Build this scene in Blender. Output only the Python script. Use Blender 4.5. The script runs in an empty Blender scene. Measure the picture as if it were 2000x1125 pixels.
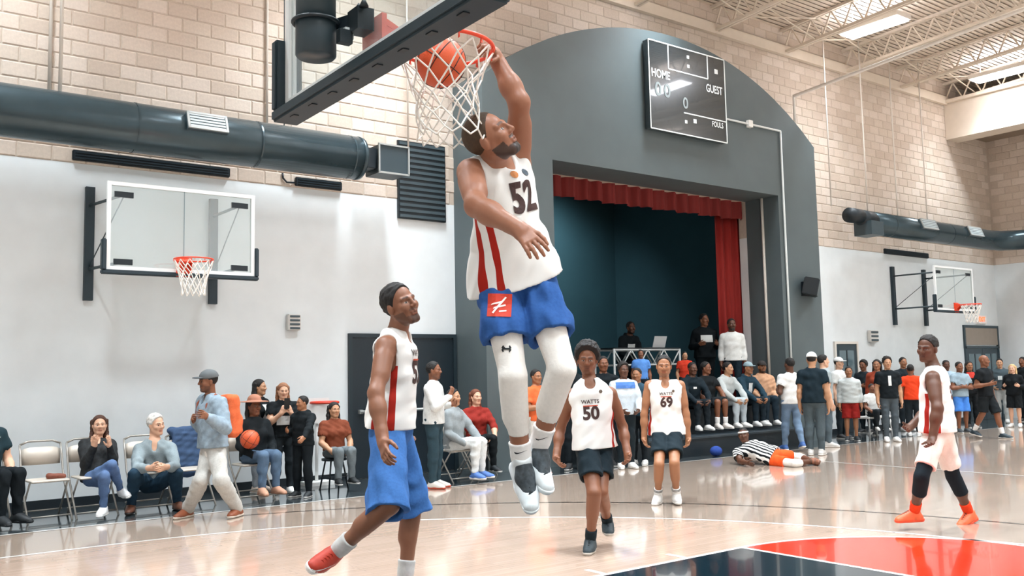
import bpy, bmesh, math, random
import numpy as np
from mathutils import Vector, Matrix
from mathutils.bvhtree import BVHTree

SC = bpy.context.scene
COL = SC.collection
rnd = random.Random(7)

# ------------------------------------------------------------------ camera
FPX, CX, CY = 1815.66, 1000.0, 562.5
PITCH, ROLL, HEAD, CAMH = 0.0915693, 0.020633, 0.918872, 1.529
FW = np.array([math.cos(HEAD)*math.cos(PITCH), math.sin(HEAD)*math.cos(PITCH), math.sin(PITCH)])
_r0 = np.array([math.sin(HEAD), -math.cos(HEAD), 0.0]); _u0 = np.cross(_r0, FW)
RT = math.cos(ROLL)*_r0 - math.sin(ROLL)*_u0
UP = math.sin(ROLL)*_r0 + math.cos(ROLL)*_u0
CAM = np.array([0.0, 0.0, CAMH])
def ray(x, y): return FW + RT*((x-CX)/FPX) + UP*((CY-y)/FPX)
def on_floor(x, y, z=0.0):
    d = ray(x, y); return CAM + d*((z-CAMH)/d[2])
def on_y(x, y, Y):
    d = ray(x, y); return CAM + d*(Y/d[1])
def at_depth(x, y, D): return CAM + ray(x, y)*D
def depth_of(p): return float((np.asarray(p)-CAM) @ FW)

cd = bpy.data.cameras.new('camera'); cam = bpy.data.objects.new('camera', cd); COL.objects.link(cam)
cd.sensor_width = 36.0; cd.lens = FPX/2000.0*36.0; cd.clip_start = 0.05; cd.clip_end = 200
M = Matrix(((RT[0], UP[0], -FW[0], CAM[0]), (RT[1], UP[1], -FW[1], CAM[1]), (RT[2], UP[2], -FW[2], CAM[2]), (0, 0, 0, 1)))
cam.matrix_world = M
SC.camera = cam

# ------------------------------------------------------------------ world and exposure
w = bpy.data.worlds.new('world'); SC.world = w; w.use_nodes = True
w.node_tree.nodes['Background'].inputs[0].default_value = (0.75, 0.85, 0.9, 1)
w.node_tree.nodes['Background'].inputs[1].default_value = 0.05
SC.view_settings.view_transform = 'Standard'; SC.view_settings.look = 'None'
SC.view_settings.gamma = 1.0; SC.view_settings.use_curve_mapping = False
SC.view_settings.exposure = 0.0
LAMP_WATTS = 258.0     # each ceiling light

# ------------------------------------------------------------------ materials
def lin(c):
    if isinstance(c, str):
        c = c.lstrip('#'); c = tuple(int(c[i:i+2], 16) for i in (0, 2, 4))
    return tuple((v/255/12.92) if v/255 <= 0.04045 else ((v/255+0.055)/1.055)**2.4 for v in c)
_mats = {}
def mat(col, rough=0.6, noise=0.0, scale=8.0, bump=0.0, metal=0.0, coat=0.0, name=None, stretch=None, spec=0.5):
    key = (str(col), rough, noise, scale, bump, metal, coat, stretch, spec)
    if key in _mats: return _mats[key]
    m = bpy.data.materials.new(name or 'surface'); m.use_nodes = True
    nt = m.node_tree; b = nt.nodes['Principled BSDF']; c = lin(col)
    b.inputs['Base Color'].default_value = (*c, 1); b.inputs['Roughness'].default_value = rough
    b.inputs['Metallic'].default_value = metal; b.inputs['Coat Weight'].default_value = coat
    b.inputs['Specular IOR Level'].default_value = spec
    if noise or bump:
        tc = nt.nodes.new('ShaderNodeTexCoord'); n = nt.nodes.new('ShaderNodeTexNoise')
        n.inputs['Scale'].default_value = scale; n.inputs['Detail'].default_value = 5
        src = tc.outputs['Object']
        if stretch:
            mp = nt.nodes.new('ShaderNodeMapping'); mp.inputs['Scale'].default_value = stretch
            nt.links.new(src, mp.inputs[0]); src = mp.outputs[0]
        nt.links.new(src, n.inputs['Vector'])
        if noise:
            r = nt.nodes.new('ShaderNodeValToRGB')
            r.color_ramp.elements[0].position = 0.3; r.color_ramp.elements[1].position = 0.7
            r.color_ramp.elements[0].color = (*[v*(1-noise) for v in c], 1)
            r.color_ramp.elements[1].color = (*[min(1, v*(1+noise)) for v in c], 1)
            nt.links.new(n.outputs['Fac'], r.inputs[0]); nt.links.new(r.outputs[0], b.inputs['Base Color'])
        if bump:
            bp = nt.nodes.new('ShaderNodeBump'); bp.inputs['Strength'].default_value = bump; bp.inputs['Distance'].default_value = 0.01
            nt.links.new(n.outputs['Fac'], bp.inputs['Height']); nt.links.new(bp.outputs[0], b.inputs['Normal'])
    _mats[key] = m
    return m
def emit(col, strength):
    m = bpy.data.materials.new('glow'); m.use_nodes = True; nt = m.node_tree
    b = nt.nodes['Principled BSDF']; b.inputs['Base Color'].default_value = (*lin(col), 1)
    b.inputs['Emission Color'].default_value = (*lin(col), 1); b.inputs['Emission Strength'].default_value = strength
    return m
def cloth(col, noise=0.08): return mat(col, 0.85, noise, 60.0, 0.15, spec=0.2)
def glass_mat():
    m = bpy.data.materials.new('glass'); m.use_nodes = True; nt = m.node_tree
    o = nt.nodes['Material Output']; tr = nt.nodes.new('ShaderNodeBsdfTransparent'); gl = nt.nodes.new('ShaderNodeBsdfGlossy'); df = nt.nodes.new('ShaderNodeBsdfDiffuse')
    gl.inputs['Roughness'].default_value = 0.08; tr.inputs[0].default_value = (0.93, 0.96, 0.955, 1); df.inputs[0].default_value = (0.8, 0.86, 0.86, 1)
    m1 = nt.nodes.new('ShaderNodeMixShader'); m1.inputs[0].default_value = 0.10; m2 = nt.nodes.new('ShaderNodeMixShader'); m2.inputs[0].default_value = 0.14
    nt.links.new(tr.outputs[0], m1.inputs[1]); nt.links.new(gl.outputs[0], m1.inputs[2])
    nt.links.new(m1.outputs[0], m2.inputs[1]); nt.links.new(df.outputs[0], m2.inputs[2]); nt.links.new(m2.outputs[0], o.inputs[0])
    return m
GLASS = glass_mat()
def skin_mat():
    m = bpy.data.materials.new('skin'); m.use_nodes = True; nt = m.node_tree; b = nt.nodes['Principled BSDF']
    a = nt.nodes.new('ShaderNodeAttribute'); a.attribute_name = 'tone'
    nt.links.new(a.outputs['Color'], b.inputs['Base Color'])
    b.inputs['Roughness'].default_value = 0.48; b.inputs['Specular IOR Level'].default_value = 0.45
    n = nt.nodes.new('ShaderNodeTexNoise'); n.inputs['Scale'].default_value = 120
    bp = nt.nodes.new('ShaderNodeBump'); bp.inputs['Strength'].default_value = 0.08; bp.inputs['Distance'].default_value = 0.005
    nt.links.new(n.outputs['Fac'], bp.inputs['Height']); nt.links.new(bp.outputs[0], b.inputs['Normal'])
    return m
SKIN = skin_mat()

# ------------------------------------------------------------------ objects and shapes
def link(o, parent=None):
    COL.objects.link(o)
    if parent is not None:
        o.parent = parent; o.matrix_parent_inverse = parent.matrix_world.inverted()
    return o
def tag(o, label, cat, group=None):
    o['label'] = label; o['category'] = cat
    if group: o['group'] = group
    return o
def struct(o):
    o['kind'] = 'structure'; return o
def empty(name, loc, rz=0.0):
    o = bpy.data.objects.new(name, None); COL.objects.link(o)
    o.empty_display_size = 0.1
    o.matrix_world = Matrix.Translation(Vector([float(v) for v in loc])) @ Matrix.Rotation(rz, 4, 'Z')
    return o
class MB:
    """collects shapes in world (or local) coordinates and links them as one mesh"""
    def __init__(s): s.v = []; s.f = []; s.mi = []; s.smooth = []; s.cur = 0
    def _add(s, vs, fs, smooth=False):
        k = len(s.v); s.v.extend([tuple(float(c) for c in v) for v in vs])
        for f in fs: s.f.append([i+k for i in f]); s.mi.append(s.cur); s.smooth.append(smooth)
        return s
    def box(s, x0, x1, y0, y1, z0, z1):
        vs = [(x, y, z) for x in (x0, x1) for y in (y0, y1) for z in (z0, z1)]
        return s._add(vs, [(0, 1, 3, 2), (4, 6, 7, 5), (0, 4, 5, 1), (2, 3, 7, 6), (0, 2, 6, 4), (1, 5, 7, 3)])
    def obox(s, c, ax, ay, az):
        """oriented box: centre and three half-axis vectors"""
        c, ax, ay, az = (np.asarray(q, float) for q in (c, ax, ay, az))
        vs = [c+i*ax+j*ay+k*az for i in (-1, 1) for j in (-1, 1) for k in (-1, 1)]
        return s._add(vs, [(0, 1, 3, 2), (4, 6, 7, 5), (0, 4, 5, 1), (2, 3, 7, 6), (0, 2, 6, 4), (1, 5, 7, 3)])
    def bar(s, a, b, w, h, up=(0, 0, 1)):
        a, b = np.asarray(a, float), np.asarray(b, float); d = b-a; L = np.linalg.norm(d); d = d/L
        u = np.asarray(up, float)
        if abs(d @ u) > 0.98: u = np.array([1.0, 0, 0])
        x = np.cross(d, u); x /= np.linalg.norm(x); u = np.cross(x, d)
        return s.obox((a+b)/2, d*L/2, x*w/2, u*h/2)
    def tube(s, pts, r, n=8, closed=False, cap=True):
        P = [np.asarray(p, float) for p in pts]; m = len(P)
        rs = r if hasattr(r, '__len__') else [r]*m
        vs = []; fs = []; x = None
        for i in range(m):
            if closed: d = P[(i+1) % m]-P[i-1]
            else: d = P[min(i+1, m-1)]-P[max(i-1, 0)]
            d = d/(np.linalg.norm(d)+1e-12)
            if x is None:
                u = np.array([0, 0, 1.0]) if abs(d[2]) < 0.9 else np.array([1.0, 0, 0]); x = np.cross(d, u)
            else: x = x-d*(x @ d)
            x = x/(np.linalg.norm(x)+1e-12); y = np.cross(d, x)
            for k in range(n):
                a = 2*math.pi*k/n; vs.append(P[i]+rs[i]*(math.cos(a)*x+math.sin(a)*y))
        for i in range(m if closed else m-1):
            j = (i+1) % m
            for k in range(n): fs.append((i*n+k, i*n+(k+1) % n, j*n+(k+1) % n, j*n+k))
        if cap and not closed: fs.append(tuple(range(n-1, -1, -1))); fs.append(tuple((m-1)*n+k for k in range(n)))
        return s._add(vs, fs, True)
    def prism(s, pts, ext):
        """polygon extruded by a vector"""
        P = [np.asarray(p, float) for p in pts]; e = np.asarray(ext, float); n = len(P)
        vs = P+[p+e for p in P]
        fs = [tuple(range(n))[::-1], tuple(range(n, 2*n))]+[(i, (i+1) % n, n+(i+1) % n, n+i) for i in range(n)]
        return s._add(vs, fs)
    def sphere(s, c, r, n=16, sc=(1, 1, 1)):
        c = np.asarray(c, float); vs = []; fs = []; m = n//2
        for i in range(m+1):
            t = math.pi*i/m
            for k in range(n):
                a = 2*math.pi*k/n
                vs.append(c+r*np.array([math.sin(t)*math.cos(a)*sc[0], math.sin(t)*math.sin(a)*sc[1], math.cos(t)*sc[2]]))
        for i in range(m):
            for k in range(n): fs.append((i*n+k, (i+1)*n+k, (i+1)*n+(k+1) % n, i*n+(k+1) % n))
        return s._add(vs, fs, True)
    def build(s, name, mats, parent=None, bevel=0.0):
        me = bpy.data.meshes.new(name); me.from_pydata(s.v, [], s.f)
        for m in (mats if isinstance(mats, (list, tuple)) else [mats]): me.materials.append(m)
        me.polygons.foreach_set('material_index', s.mi); me.polygons.foreach_set('use_smooth', s.smooth)
        bm = bmesh.new(); bm.from_mesh(me)
        bmesh.ops.recalc_face_normals(bm, faces=bm.faces)
        if bevel: bmesh.ops.bevel(bm, geom=bm.edges[:], offset=bevel, segments=2, affect='EDGES', clamp_overlap=True)
        bm.to_mesh(me); bm.free(); me.update()
        o = bpy.data.objects.new(name, me)
        return link(o, parent)
def poly(name, pts, z, m, parent=None):
    mb = MB(); mb._add([(p[0], p[1], z) for p in pts], [tuple(range(len(pts)))])
    o = mb.build(name, m, parent)
    if o.data.polygons[0].normal.z < 0: o.data.flip_normals()
    return o
def strip(name, pts, wd, z, m, parent=None):
    """flat ribbon on the floor along pts"""
    P = np.array([p[:2] for p in pts], float); vs = []; fs = []
    for i in range(len(P)):
        d = P[min(i+1, len(P)-1)]-P[max(i-1, 0)]; d /= np.linalg.norm(d); n = np.array([-d[1], d[0]])*wd/2
        vs += [(*(P[i]-n), z), (*(P[i]+n), z)]
    for i in range(len(P)-1): fs.append((2*i, 2*i+2, 2*i+3, 2*i+1))
    mb = MB(); mb._add(vs, fs); o = mb.build(name, m, parent)
    if o.data.polygons[0].normal.z < 0: o.data.flip_normals()
    return o
def text_polys(txt, size, bold=0.0, extrude=0.0):
    cu = bpy.data.curves.new('lettering', 'FONT'); cu.body = txt; cu.size = size; cu.align_x = 'CENTER'; cu.align_y = 'CENTER'
    cu.offset = bold; cu.extrude = extrude; cu.resolution_u = 4
    o = bpy.data.objects.new('lettering', cu); COL.objects.link(o)
    dg = bpy.context.evaluated_depsgraph_get(); me = bpy.data.meshes.new_from_object(o.evaluated_get(dg))
    bpy.data.objects.remove(o); bpy.data.curves.remove(cu)
    return me
def sign_text(name, txt, size, origin, ax, ay, m, parent, bold=0.0, squash=1.0):
    """flat lettering on a flat face; origin = centre, ax = reading direction, ay = up"""
    me = text_polys(txt, size, bold)
    ax, ay = np.asarray(ax, float), np.asarray(ay, float); o3 = np.asarray(origin, float)
    for v in me.vertices: v.co = Vector(o3+ax*v.co.x*squash+ay*v.co.y)
    me.materials.clear(); me.materials.append(m); me.name = name
    return link(bpy.data.objects.new(name, me), parent)
# ------------------------------------------------------------------ the hall
YW = 12.65          # long wall with the stage
YF = 11.80          # front of the stage arch
XE = 27.0           # end wall
XB, YN = -3.2, -6.0 # walls behind the camera
ZP = 4.32           # top of the white paint
ZC = 9.25           # roof deck above the long wall
SL = 0.057          # roof slope
A0, A1 = 8.48, 17.36      # arch width
O0, O1, OZ = 9.92, 16.02, 5.10   # stage opening
AZS, AZT = 6.30, 7.88     # arch spring and crown
AXC = (A0+A1)/2; AH = (A1-A0)/2; AR = (AH*AH+(AZT-AZS)**2)/(2*(AZT-AZS))
def arch_z(x): return AZT-AR+math.sqrt(max(0.0, AR*AR-(x-AXC)**2))
def deck_z(y): return ZC+SL*(YW-y)

def plaster(col): return mat(col, 0.7, 0.03, 3.0, 0.05)
WHITE = plaster('#dde2e3'); MORTAR = mat('#bdae9f', 0.9, 0.05, 20, 0.2)
TEAL = mat('#545f61', 0.55, 0.05, 2.0, 0.04)
DARK = mat('#10222b', 0.5, 0.05, 5.0); BLACK = mat('#0d1a21', 0.5); STEEL = mat('#3c4a50', 0.42, 0.05, 6.0)
STAGE = mat('#33535b', 0.6, 0.06, 1.5, 0.04)
DUCT = mat('#3a4a50', 0.26, 0.08, 4.0, 0.04, metal=0.45)
METALW = mat('#dcd5cb', 0.5); CEILM = mat('#ddd0c0', 0.7, 0.03, 4.0); GREY = mat('#a8aba9', 0.4, metal=0.3)
LINEW = mat('#ece8e2', 0.12, coat=0.4)

def wood(name, c0, c1):
    m = bpy.data.materials.new(name); m.use_nodes = True; nt = m.node_tree; b = nt.nodes['Principled BSDF']
    tc = nt.nodes.new('ShaderNodeTexCoord'); br = nt.nodes.new('ShaderNodeTexBrick'); n = nt.nodes.new('ShaderNodeTexNoise')
    mp = nt.nodes.new('ShaderNodeMapping'); mp.inputs['Scale'].default_value = (0.6, 12, 1)
    nt.links.new(tc.outputs['Object'], mp.inputs[0]); nt.links.new(mp.outputs[0], n.inputs['Vector']); n.inputs['Scale'].default_value = 2.5
    n.inputs['Detail'].default_value = 6
    nt.links.new(tc.outputs['Object'], br.inputs['Vector'])
    br.inputs['Scale'].default_value = 1.0; br.inputs['Brick Width'].default_value = 0.9; br.inputs['Row Height'].default_value = 0.058
    br.inputs['Mortar Size'].default_value = 0.0012; br.inputs['Color1'].default_value = (*lin(c0), 1); br.inputs['Color2'].default_value = (*lin(c1), 1)
    br.inputs['Mortar'].default_value = (*[v*0.75 for v in lin(c1)], 1)
    mx = nt.nodes.new('ShaderNodeMixRGB'); mx.blend_type = 'MULTIPLY'; mx.inputs[0].default_value = 0.35
    cr = nt.nodes.new('ShaderNodeValToRGB'); cr.color_ramp.elements[0].color = (0.7, 0.66, 0.62, 1); cr.color_ramp.elements[0].position = 0.3
    nt.links.new(n.outputs['Fac'], cr.inputs[0]); nt.links.new(br.outputs['Color'], mx.inputs[1]); nt.links.new(cr.outputs[0], mx.inputs[2])
    nt.links.new(mx.outputs[0], b.inputs['Base Color']); b.inputs['Roughness'].default_value = 0.16
    b.inputs['Coat Weight'].default_value = 0.7; b.inputs['Coat Roughness'].default_value = 0.07
    return m
WOODO = wood('wood_outer', '#bca898', '#b09c8c'); WOODI = wood('wood_inner', '#d6bba8', '#ccb19d')
def paint(col): return mat(col, 0.12, 0.03, 4.0, coat=0.5)

# floor with its paint and lines
mb = MB(); mb.box(XB, XE, YN, YW, -0.1, 0.0); FLOOR = struct(mb.build('floor', WOODO))
FTX, FTY = 6.471, 3.487; RIMX = FTX-4.19; BASE = 0.67; SIDE = 10.80
def arc(cx, cy, r, a0, a1, n=96): return [(cx+r*math.cos(a0+(a1-a0)*i/n), cy+r*math.sin(a0+(a1-a0)*i/n)) for i in range(n+1)]
pts = [p for p in arc(RIMX, FTY, 5.93, -math.pi/2, math.pi/2)]
poly('key_surround', [(BASE, FTY-5.93)]+pts+[(BASE, FTY+5.93)], 0.0010, WOODI, FLOOR)
NAVY = paint('#12242d')
poly('border_paint', [(XB, SIDE), (XE, SIDE), (XE, YW), (XB, YW)], 0.0010, paint('#3a4144'), FLOOR)
poly('key_paint', [(BASE, FTY-1.83), (FTX, FTY-1.83), (FTX, FTY+1.83), (BASE, FTY+1.83)], 0.0018, NAVY, FLOOR)
poly('circle_paint', arc(FTX, FTY, 1.83, -math.pi/2, math.pi/2), 0.0018, paint('#e0361c'), FLOOR)
LZ = 0.0026
strip('court_line', [(BASE, FTY+5.93)]+pts[::-1]+[(BASE, FTY-5.93)], 0.05, LZ, LINEW, FLOOR)
strip('court_line', [(BASE-0.3, SIDE), (26.3, SIDE)], 0.05, LZ, LINEW, FLOOR)
strip('court_line', [(BASE, -3.8), (BASE, SIDE)], 0.05, LZ, LINEW, FLOOR)
strip('court_line', [(13.25, -3.8), (13.25, SIDE)], 0.05, LZ, LINEW, FLOOR)
strip('court_line', [(FTX, FTY-1.83), (FTX, FTY+1.83)], 0.05, LZ+0.0004, LINEW, FLOOR)
for s in (-1, 1):
    strip('court_line', [(BASE, FTY+s*1.83), (FTX, FTY+s*1.83)], 0.05, LZ, LINEW, FLOOR)
    for x in (3.0, 4.0, 4.9, 5.8): strip('court_line', [(x, FTY+s*1.86), (x, FTY+s*2.06)], 0.05, LZ, LINEW, FLOOR)
strip('court_line', arc(FTX, FTY, 1.83, -math.pi/2, math.pi/2), 0.05, LZ, LINEW, FLOOR)
strip('court_line', arc(RIMX, FTY, 7.05, -1.35, 1.35), 0.04, LZ+0.0003, paint('#3b3634'), FLOOR)
strip('court_line', arc(13.25, FTY, 1.83, 0, 2*math.pi), 0.05, LZ, LINEW, FLOOR)
strip('court_line', [(25.97, -3.8), (25.97, SIDE)], 0.05, LZ, LINEW, FLOOR)

# long wall: white lower part, mortar bed for the blocks above, hole behind the stage opening
mb = MB()
mb.box(XB, O0, YW, YW+0.2, 0, ZP); mb.box(O1, XE, YW, YW+0.2, 0, ZP)
mb.cur = 1
mb.box(XB, XE, YW, YW+0.2, OZ, 10.6); mb.box(XB, O0, YW, YW+0.2, ZP, OZ); mb.box(O1, XE, YW, YW+0.2, ZP, OZ)
WALL = struct(mb.build('wall_stage_side', [WHITE, MORTAR]))
BLK = [mat(c, 0.85, 0.05, 30, 0.25) for c in ('#cfc0b2', '#cabbac', '#d3c5b8', '#c5b5a6')]
BW, BH = 0.40, 0.20
def block_mesh(m, bw=BW):
    mb = MB(); g = 0.006; e = 0.012; a = bw/2-g; c = BH/2-g; d = 0.010
    vs = [(-a, 0, -c), (a, 0, -c), (a, 0, c), (-a, 0, c), (-a+e, -d, -c+e), (a-e, -d, -c+e), (a-e, -d, c-e), (-a+e, -d, c-e)]
    mb._add(vs, [(4, 5, 6, 7), (0, 1, 5, 4), (1, 2, 6, 5), (2, 3, 7, 6), (3, 0, 4, 7)])
    o = mb.build('block', m); me = o.data; bpy.data.objects.remove(o); return me, vs
BMESH = [block_mesh(m)[0] for m in BLK]; BV = block_mesh(BLK[0])[1]
cells = []
r = 0; z = ZP+BH/2
while z < 9.3:
    x = 1.0+(0.2 if r % 2 else 0.0)
    while x < XE-0.2:
        hidden = (A0 < x < A1 and z < arch_z(x)-0.05)
        if not hidden:
            p = np.array([x, YW, z]); v = p-CAM; d = v @ FW
            px, py = CX+FPX*(v @ RT)/d, CY-FPX*(v @ UP)/d
            cells.append((not (-40 < px < 2040 and -30 < py < 1150), d, x, z))
        x += BW
    z += BH; r += 1
cells.sort()
for i, (off, d, x, z) in enumerate(cells[:300]):
    o = bpy.data.objects.new('block', BMESH[rnd.randrange(4)]); link(o, WALL); o.location = (x, YW, z)
def stuff_blocks(name, cells, place, parent):
    vs, fs = [], []
    for c in cells:
        k = len(vs); vs += [place(c, v) for v in BV]
        fs += [tuple(i+k for i in f) for f in ((4, 5, 6, 7), (0, 1, 5, 4), (1, 2, 6, 5), (2, 3, 7, 6), (3, 0, 4, 7))]
    mb = MB(); mb._add(vs, fs); mb.mi = [rnd.randrange(4) if i % 5 == 0 else -1 for i in range(len(fs))]
    for i in range(len(fs)):
        if mb.mi[i] < 0: mb.mi[i] = mb.mi[i-1]
    o = mb.build(name, BLK, parent); o['kind'] = 'stuff'; return o
stuff_blocks('block_courses', cells[300:], lambda c, v: (c[2]+v[0], YW+v[1], c[3]+v[2]), WALL)
# end wall
mb = MB(); mb.box(XE, XE+0.2, YN, YW, 0, ZP); mb.cur = 1; mb.box(XE, XE+0.2, YN, YW, ZP, 10.6)
WALLE = struct(mb.build('wall_end', [WHITE, MORTAR]))
ec = []
z = ZP+BH/2; r = 0
while z < 9.3:
    y = 4.0+(0.2 if r % 2 else 0)
    while y < YW-0.2: ec.append((y, z)); y += BW
    z += BH; r += 1
stuff_blocks('block_courses', ec, lambda c, v: (XE+v[1], c[0]+v[0], c[1]+v[2]), WALLE)
mb = MB(); mb.box(XB-0.2, XB, YN, YW, 0, 10.6); struct(mb.build('wall_behind', WHITE))
mb = MB(); mb.box(XB, XE, YN-0.2, YN, 0, 10.6); struct(mb.build('wall_near_side', WHITE))
for nm, x0, x1 in (('baseboard_left', XB, 6.5), ('baseboard_right', A1, XE)):
    mb = MB(); mb.box(x0, x1, YW-0.018, YW, 0, 0.11); struct(mb.build(nm, BLACK))

# roof: deck, joists, ledger, girder
mb = MB()
n = 150
for i in range(n):   # corrugated deck, ribs along x
    y0 = YN+(YW-YN)*i/n; y1 = YN+(YW-YN)*(i+1)/n; z0, z1 = deck_z(y0), deck_z(y1); ym = (y0+y1)/2
    mb._add([(XB, y0, z0), (XE, y0, z0), (XE, ym, z0+0.0), (XB, ym, z0+0.0), (XE, ym, z1+0.022), (XB, ym, z1+0.022), (XE, y1, z1+0.022), (XB, y1, z1+0.022)],
            [(0, 1, 2, 3), (3, 2, 4, 5), (5, 4, 6, 7)])
mb.box(XB, XE, YN, YW, 10.6, 10.7)
CEIL = struct(mb.build('ceiling', CEILM))
def joist(x):
    mb = MB(); N = 72; dy = (YW-YN)/N; hb = 0.55
    P = lambda y, dz: np.array([x, y, deck_z(y)+dz])
    for s in (-1, 1):
        mb.obox((P(YW, -0.03)+P(YN, -0.03))/2+np.array([s*0.045, 0, 0]), (P(YW, 0)-P(YN, 0))/2, (0.03, 0, 0), (0, 0, 0.03))
        mb.obox((P(YW, -hb)+P(YN, -hb))/2+np.array([s*0.04, 0, 0]), (P(YW, 0)-P(YN, 0))/2, (0.03, 0, 0), (0, 0, 0.03))
    for i in range(N):
        y = YN+i*dy; a, b = (-0.05, -hb) if i % 2 else (-hb, -0.05)
        mb.bar(P(y, a), P(y+dy, b), 0.03, 0.03)
    return mb.build('roof_joist', CEILM, CEIL)
JX = [12.8+2.4*k for k in range(-6, 6)]
for x in JX: joist(x)
for k in range(len(JX)-1):
    for y in (YW-0.9, YW-3.6, YW-6.6, YW-9.6):
        x0, x1 = JX[k], JX[k+1]; zt = deck_z(y)-0.06; zb = zt-0.5
        mb = MB(); mb.tube([(x0, y, zb), (x1, y, zt)], 0.016, 5); mb.build('bridging_rod', CEILM, CEIL); mb = MB(); mb.tube([(x0, y, zt), (x1, y, zb)], 0.016, 5); mb.build('bridging_rod', CEILM, CEIL)
mb = MB(); mb.box(XB, 24.8, YW-0.12, YW-0.016, 8.62, 8.84); struct(mb.build('trim_1', CEILM))
mb = MB(); mb.box(24.72, 25.35, YN, YW-0.016, 7.66, 8.72); mb.box(24.62, 25.45, YN, YW-0.016, 8.66, 8.74); struct(mb.build('trim_2', CEILM))
mb = MB(); mb.box(25.35, XE, YN, YW-0.016, 7.9, 8.0); struct(mb.build('trim_3', mat('#8d7d6d', 0.8)))

# ------------------------------------------------------------------ stage arch
mb = MB()
ext = (0, YW-YF, 0)
mb.prism([(A0, YF, 0), (O0, YF, 0), (O0, YF, arch_z(O0)), (O0-0.5, YF, arch_z(O0-0.5)), (O0-1.0, YF, arch_z(O0-1.0)), (A0, YF, AZS)], ext)
mb.prism([(O1, YF, 0), (A1, YF, 0), (A1, YF, AZS), (O1+0.9, YF, arch_z(O1+0.9)), (O1+0.45, YF, arch_z(O1+0.45)), (O1, YF, arch_z(O1))], ext)
xs = [O0+(O1-O0)*i/40 for i in range(41)]
for a, b in zip(xs[:-1], xs[1:]): mb.prism([(a, YF, OZ), (b, YF, OZ), (b, YF, arch_z(b)), (a, YF, arch_z(a))], ext)
ARCH = struct(mb.build('wall_arch', TEAL))
bm = bmesh.new(); bm.from_mesh(ARCH.data); bmesh.ops.remove_doubles(bm, verts=bm.verts, dist=1e-5)
seen = {}
for f in bm.faces: seen.setdefault(tuple(sorted(v.index for v in f.verts)), []).append(f)
bmesh.ops.delete(bm, geom=[f for fs in seen.values() if len(fs) > 1 for f in fs], context='FACES'); bm.to_mesh(ARCH.data); bm.free()
# stage box
SZ = 0.80
mb = MB(); mb.box(O0-1.4, O1+1.4, YF+0.02, 18.2, SZ-0.1, SZ); struct(mb.build('stage_floor', mat('#1d2a30', 0.35, 0.1, 3)))
mb = MB(); mb.box(O0, O1, YF, YF+0.06, 0, SZ); struct(mb.build('stage_front', BLACK))
mb = MB(); mb.box(O0-1.5, O1+1.5, 18.2, 18.4, SZ, 6.4); SBACK = struct(mb.build('wall_stage_back', STAGE))
mb = MB(); mb.box(O0-1.6, O0-1.4, YW+0.2, 18.2, SZ, 6.4); struct(mb.build('wall_stage_left', STAGE))
mb = MB(); mb.box(O1+1.4, O1+1.6, YW+0.2, 18.2, SZ, 6.4); struct(mb.build('wall_stage_right', STAGE))
mb = MB(); mb.box(O0-1.6, O1+1.6, YW+0.2, 18.4, 6.4, 6.5); struct(mb.build('stage_ceiling', DARK))
mb = MB(); mb.box(10.6, 16.0, 11.28, YF, 0, 0.31); mb.cur = 1; mb.box(10.58, 16.02, 11.25, YF, 0.31, 0.34)
tag(mb.build('stage_step', [BLACK, mat('#2a343a', 0.4)]), 'low black step platform along the front of the stage', 'step')
# stage back doors
for k, (x0, x1, y0) in enumerate(((1305, 1370, 572), (1378, 1415, 562))):
    a, b = on_y(x0, y0, 18.2), on_y(x1, y0, 18.2)
    mb = MB(); mb.box(a[0], b[0], 18.15, 18.2, SZ, a[2]); mb.box(a[0]-0.05, a[0], 18.12, 18.2, SZ, a[2]+0.05)
    mb.box(b[0], b[0]+0.05, 18.12, 18.2, SZ, a[2]+0.05); mb.box(a[0]-0.05, b[0]+0.05, 18.12, 18.2, a[2], a[2]+0.05)
    struct(mb.build('door_%d' % (k+3), mat('#091318', 0.6)))
# curtains
def drape(name, x0, x1, y, z0, z1, pleat, amp, m, label):
    n = int((x1-x0)/0.02); vs = []; fs = []
    for i in range(n+1):
        x = x0+(x1-x0)*i/n; ph = 2*math.pi*x/pleat
        yy = y+amp*math.sin(ph)+0.3*amp*math.sin(2.3*ph+1); zz = z0+0.012*math.sin(ph*0.5)
        vs += [(x, yy, zz), (x, yy*1+0.0, (z0+z1)/2), (x, y+(yy-y)*0.7, z1)]
    for i in range(n): fs += [(3*i, 3*i+3, 3*i+4, 3*i+1), (3*i+1, 3*i+4, 3*i+5, 3*i+2)]
    mb = MB(); mb._add(vs, fs, True); o = mb.build(name, m)
    sm = o.modifiers.new('thick', 'SOLIDIFY'); sm.thickness = 0.01
    return tag(o, label, 'curtain')
RED = mat('#8f1b14', 0.8, 0.12, 3.0, 0.1, stretch=(8, 1, 0.5))
drape('stage_valance', O0-0.2, O1+0.1, 12.75, 4.72, 5.55, 0.34, 0.06, mat('#6f1510', 0.8, 0.12, 3.0, 0.1, stretch=(8, 1, 0.5)), 'short pleated red valance hanging across the top of the stage opening')  # curtain red mixed darker here, standing in for shade in the recess
drape('stage_curtain', 15.35, 16.35, 12.95, SZ+0.02, 5.2, 0.24, 0.05, RED, 'long red stage curtain drawn to the side of the opening')
# bright corner bead at the inner edge of the stage opening
mb = MB(); mb.tube([(O1-0.03, YF+0.40, SZ), (O1-0.03, YF+0.40, OZ)], 0.03, 8)
tag(mb.build('jamb_pole', METALW), 'pale vertical pole standing inside the right side of the stage opening', 'pole')
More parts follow.
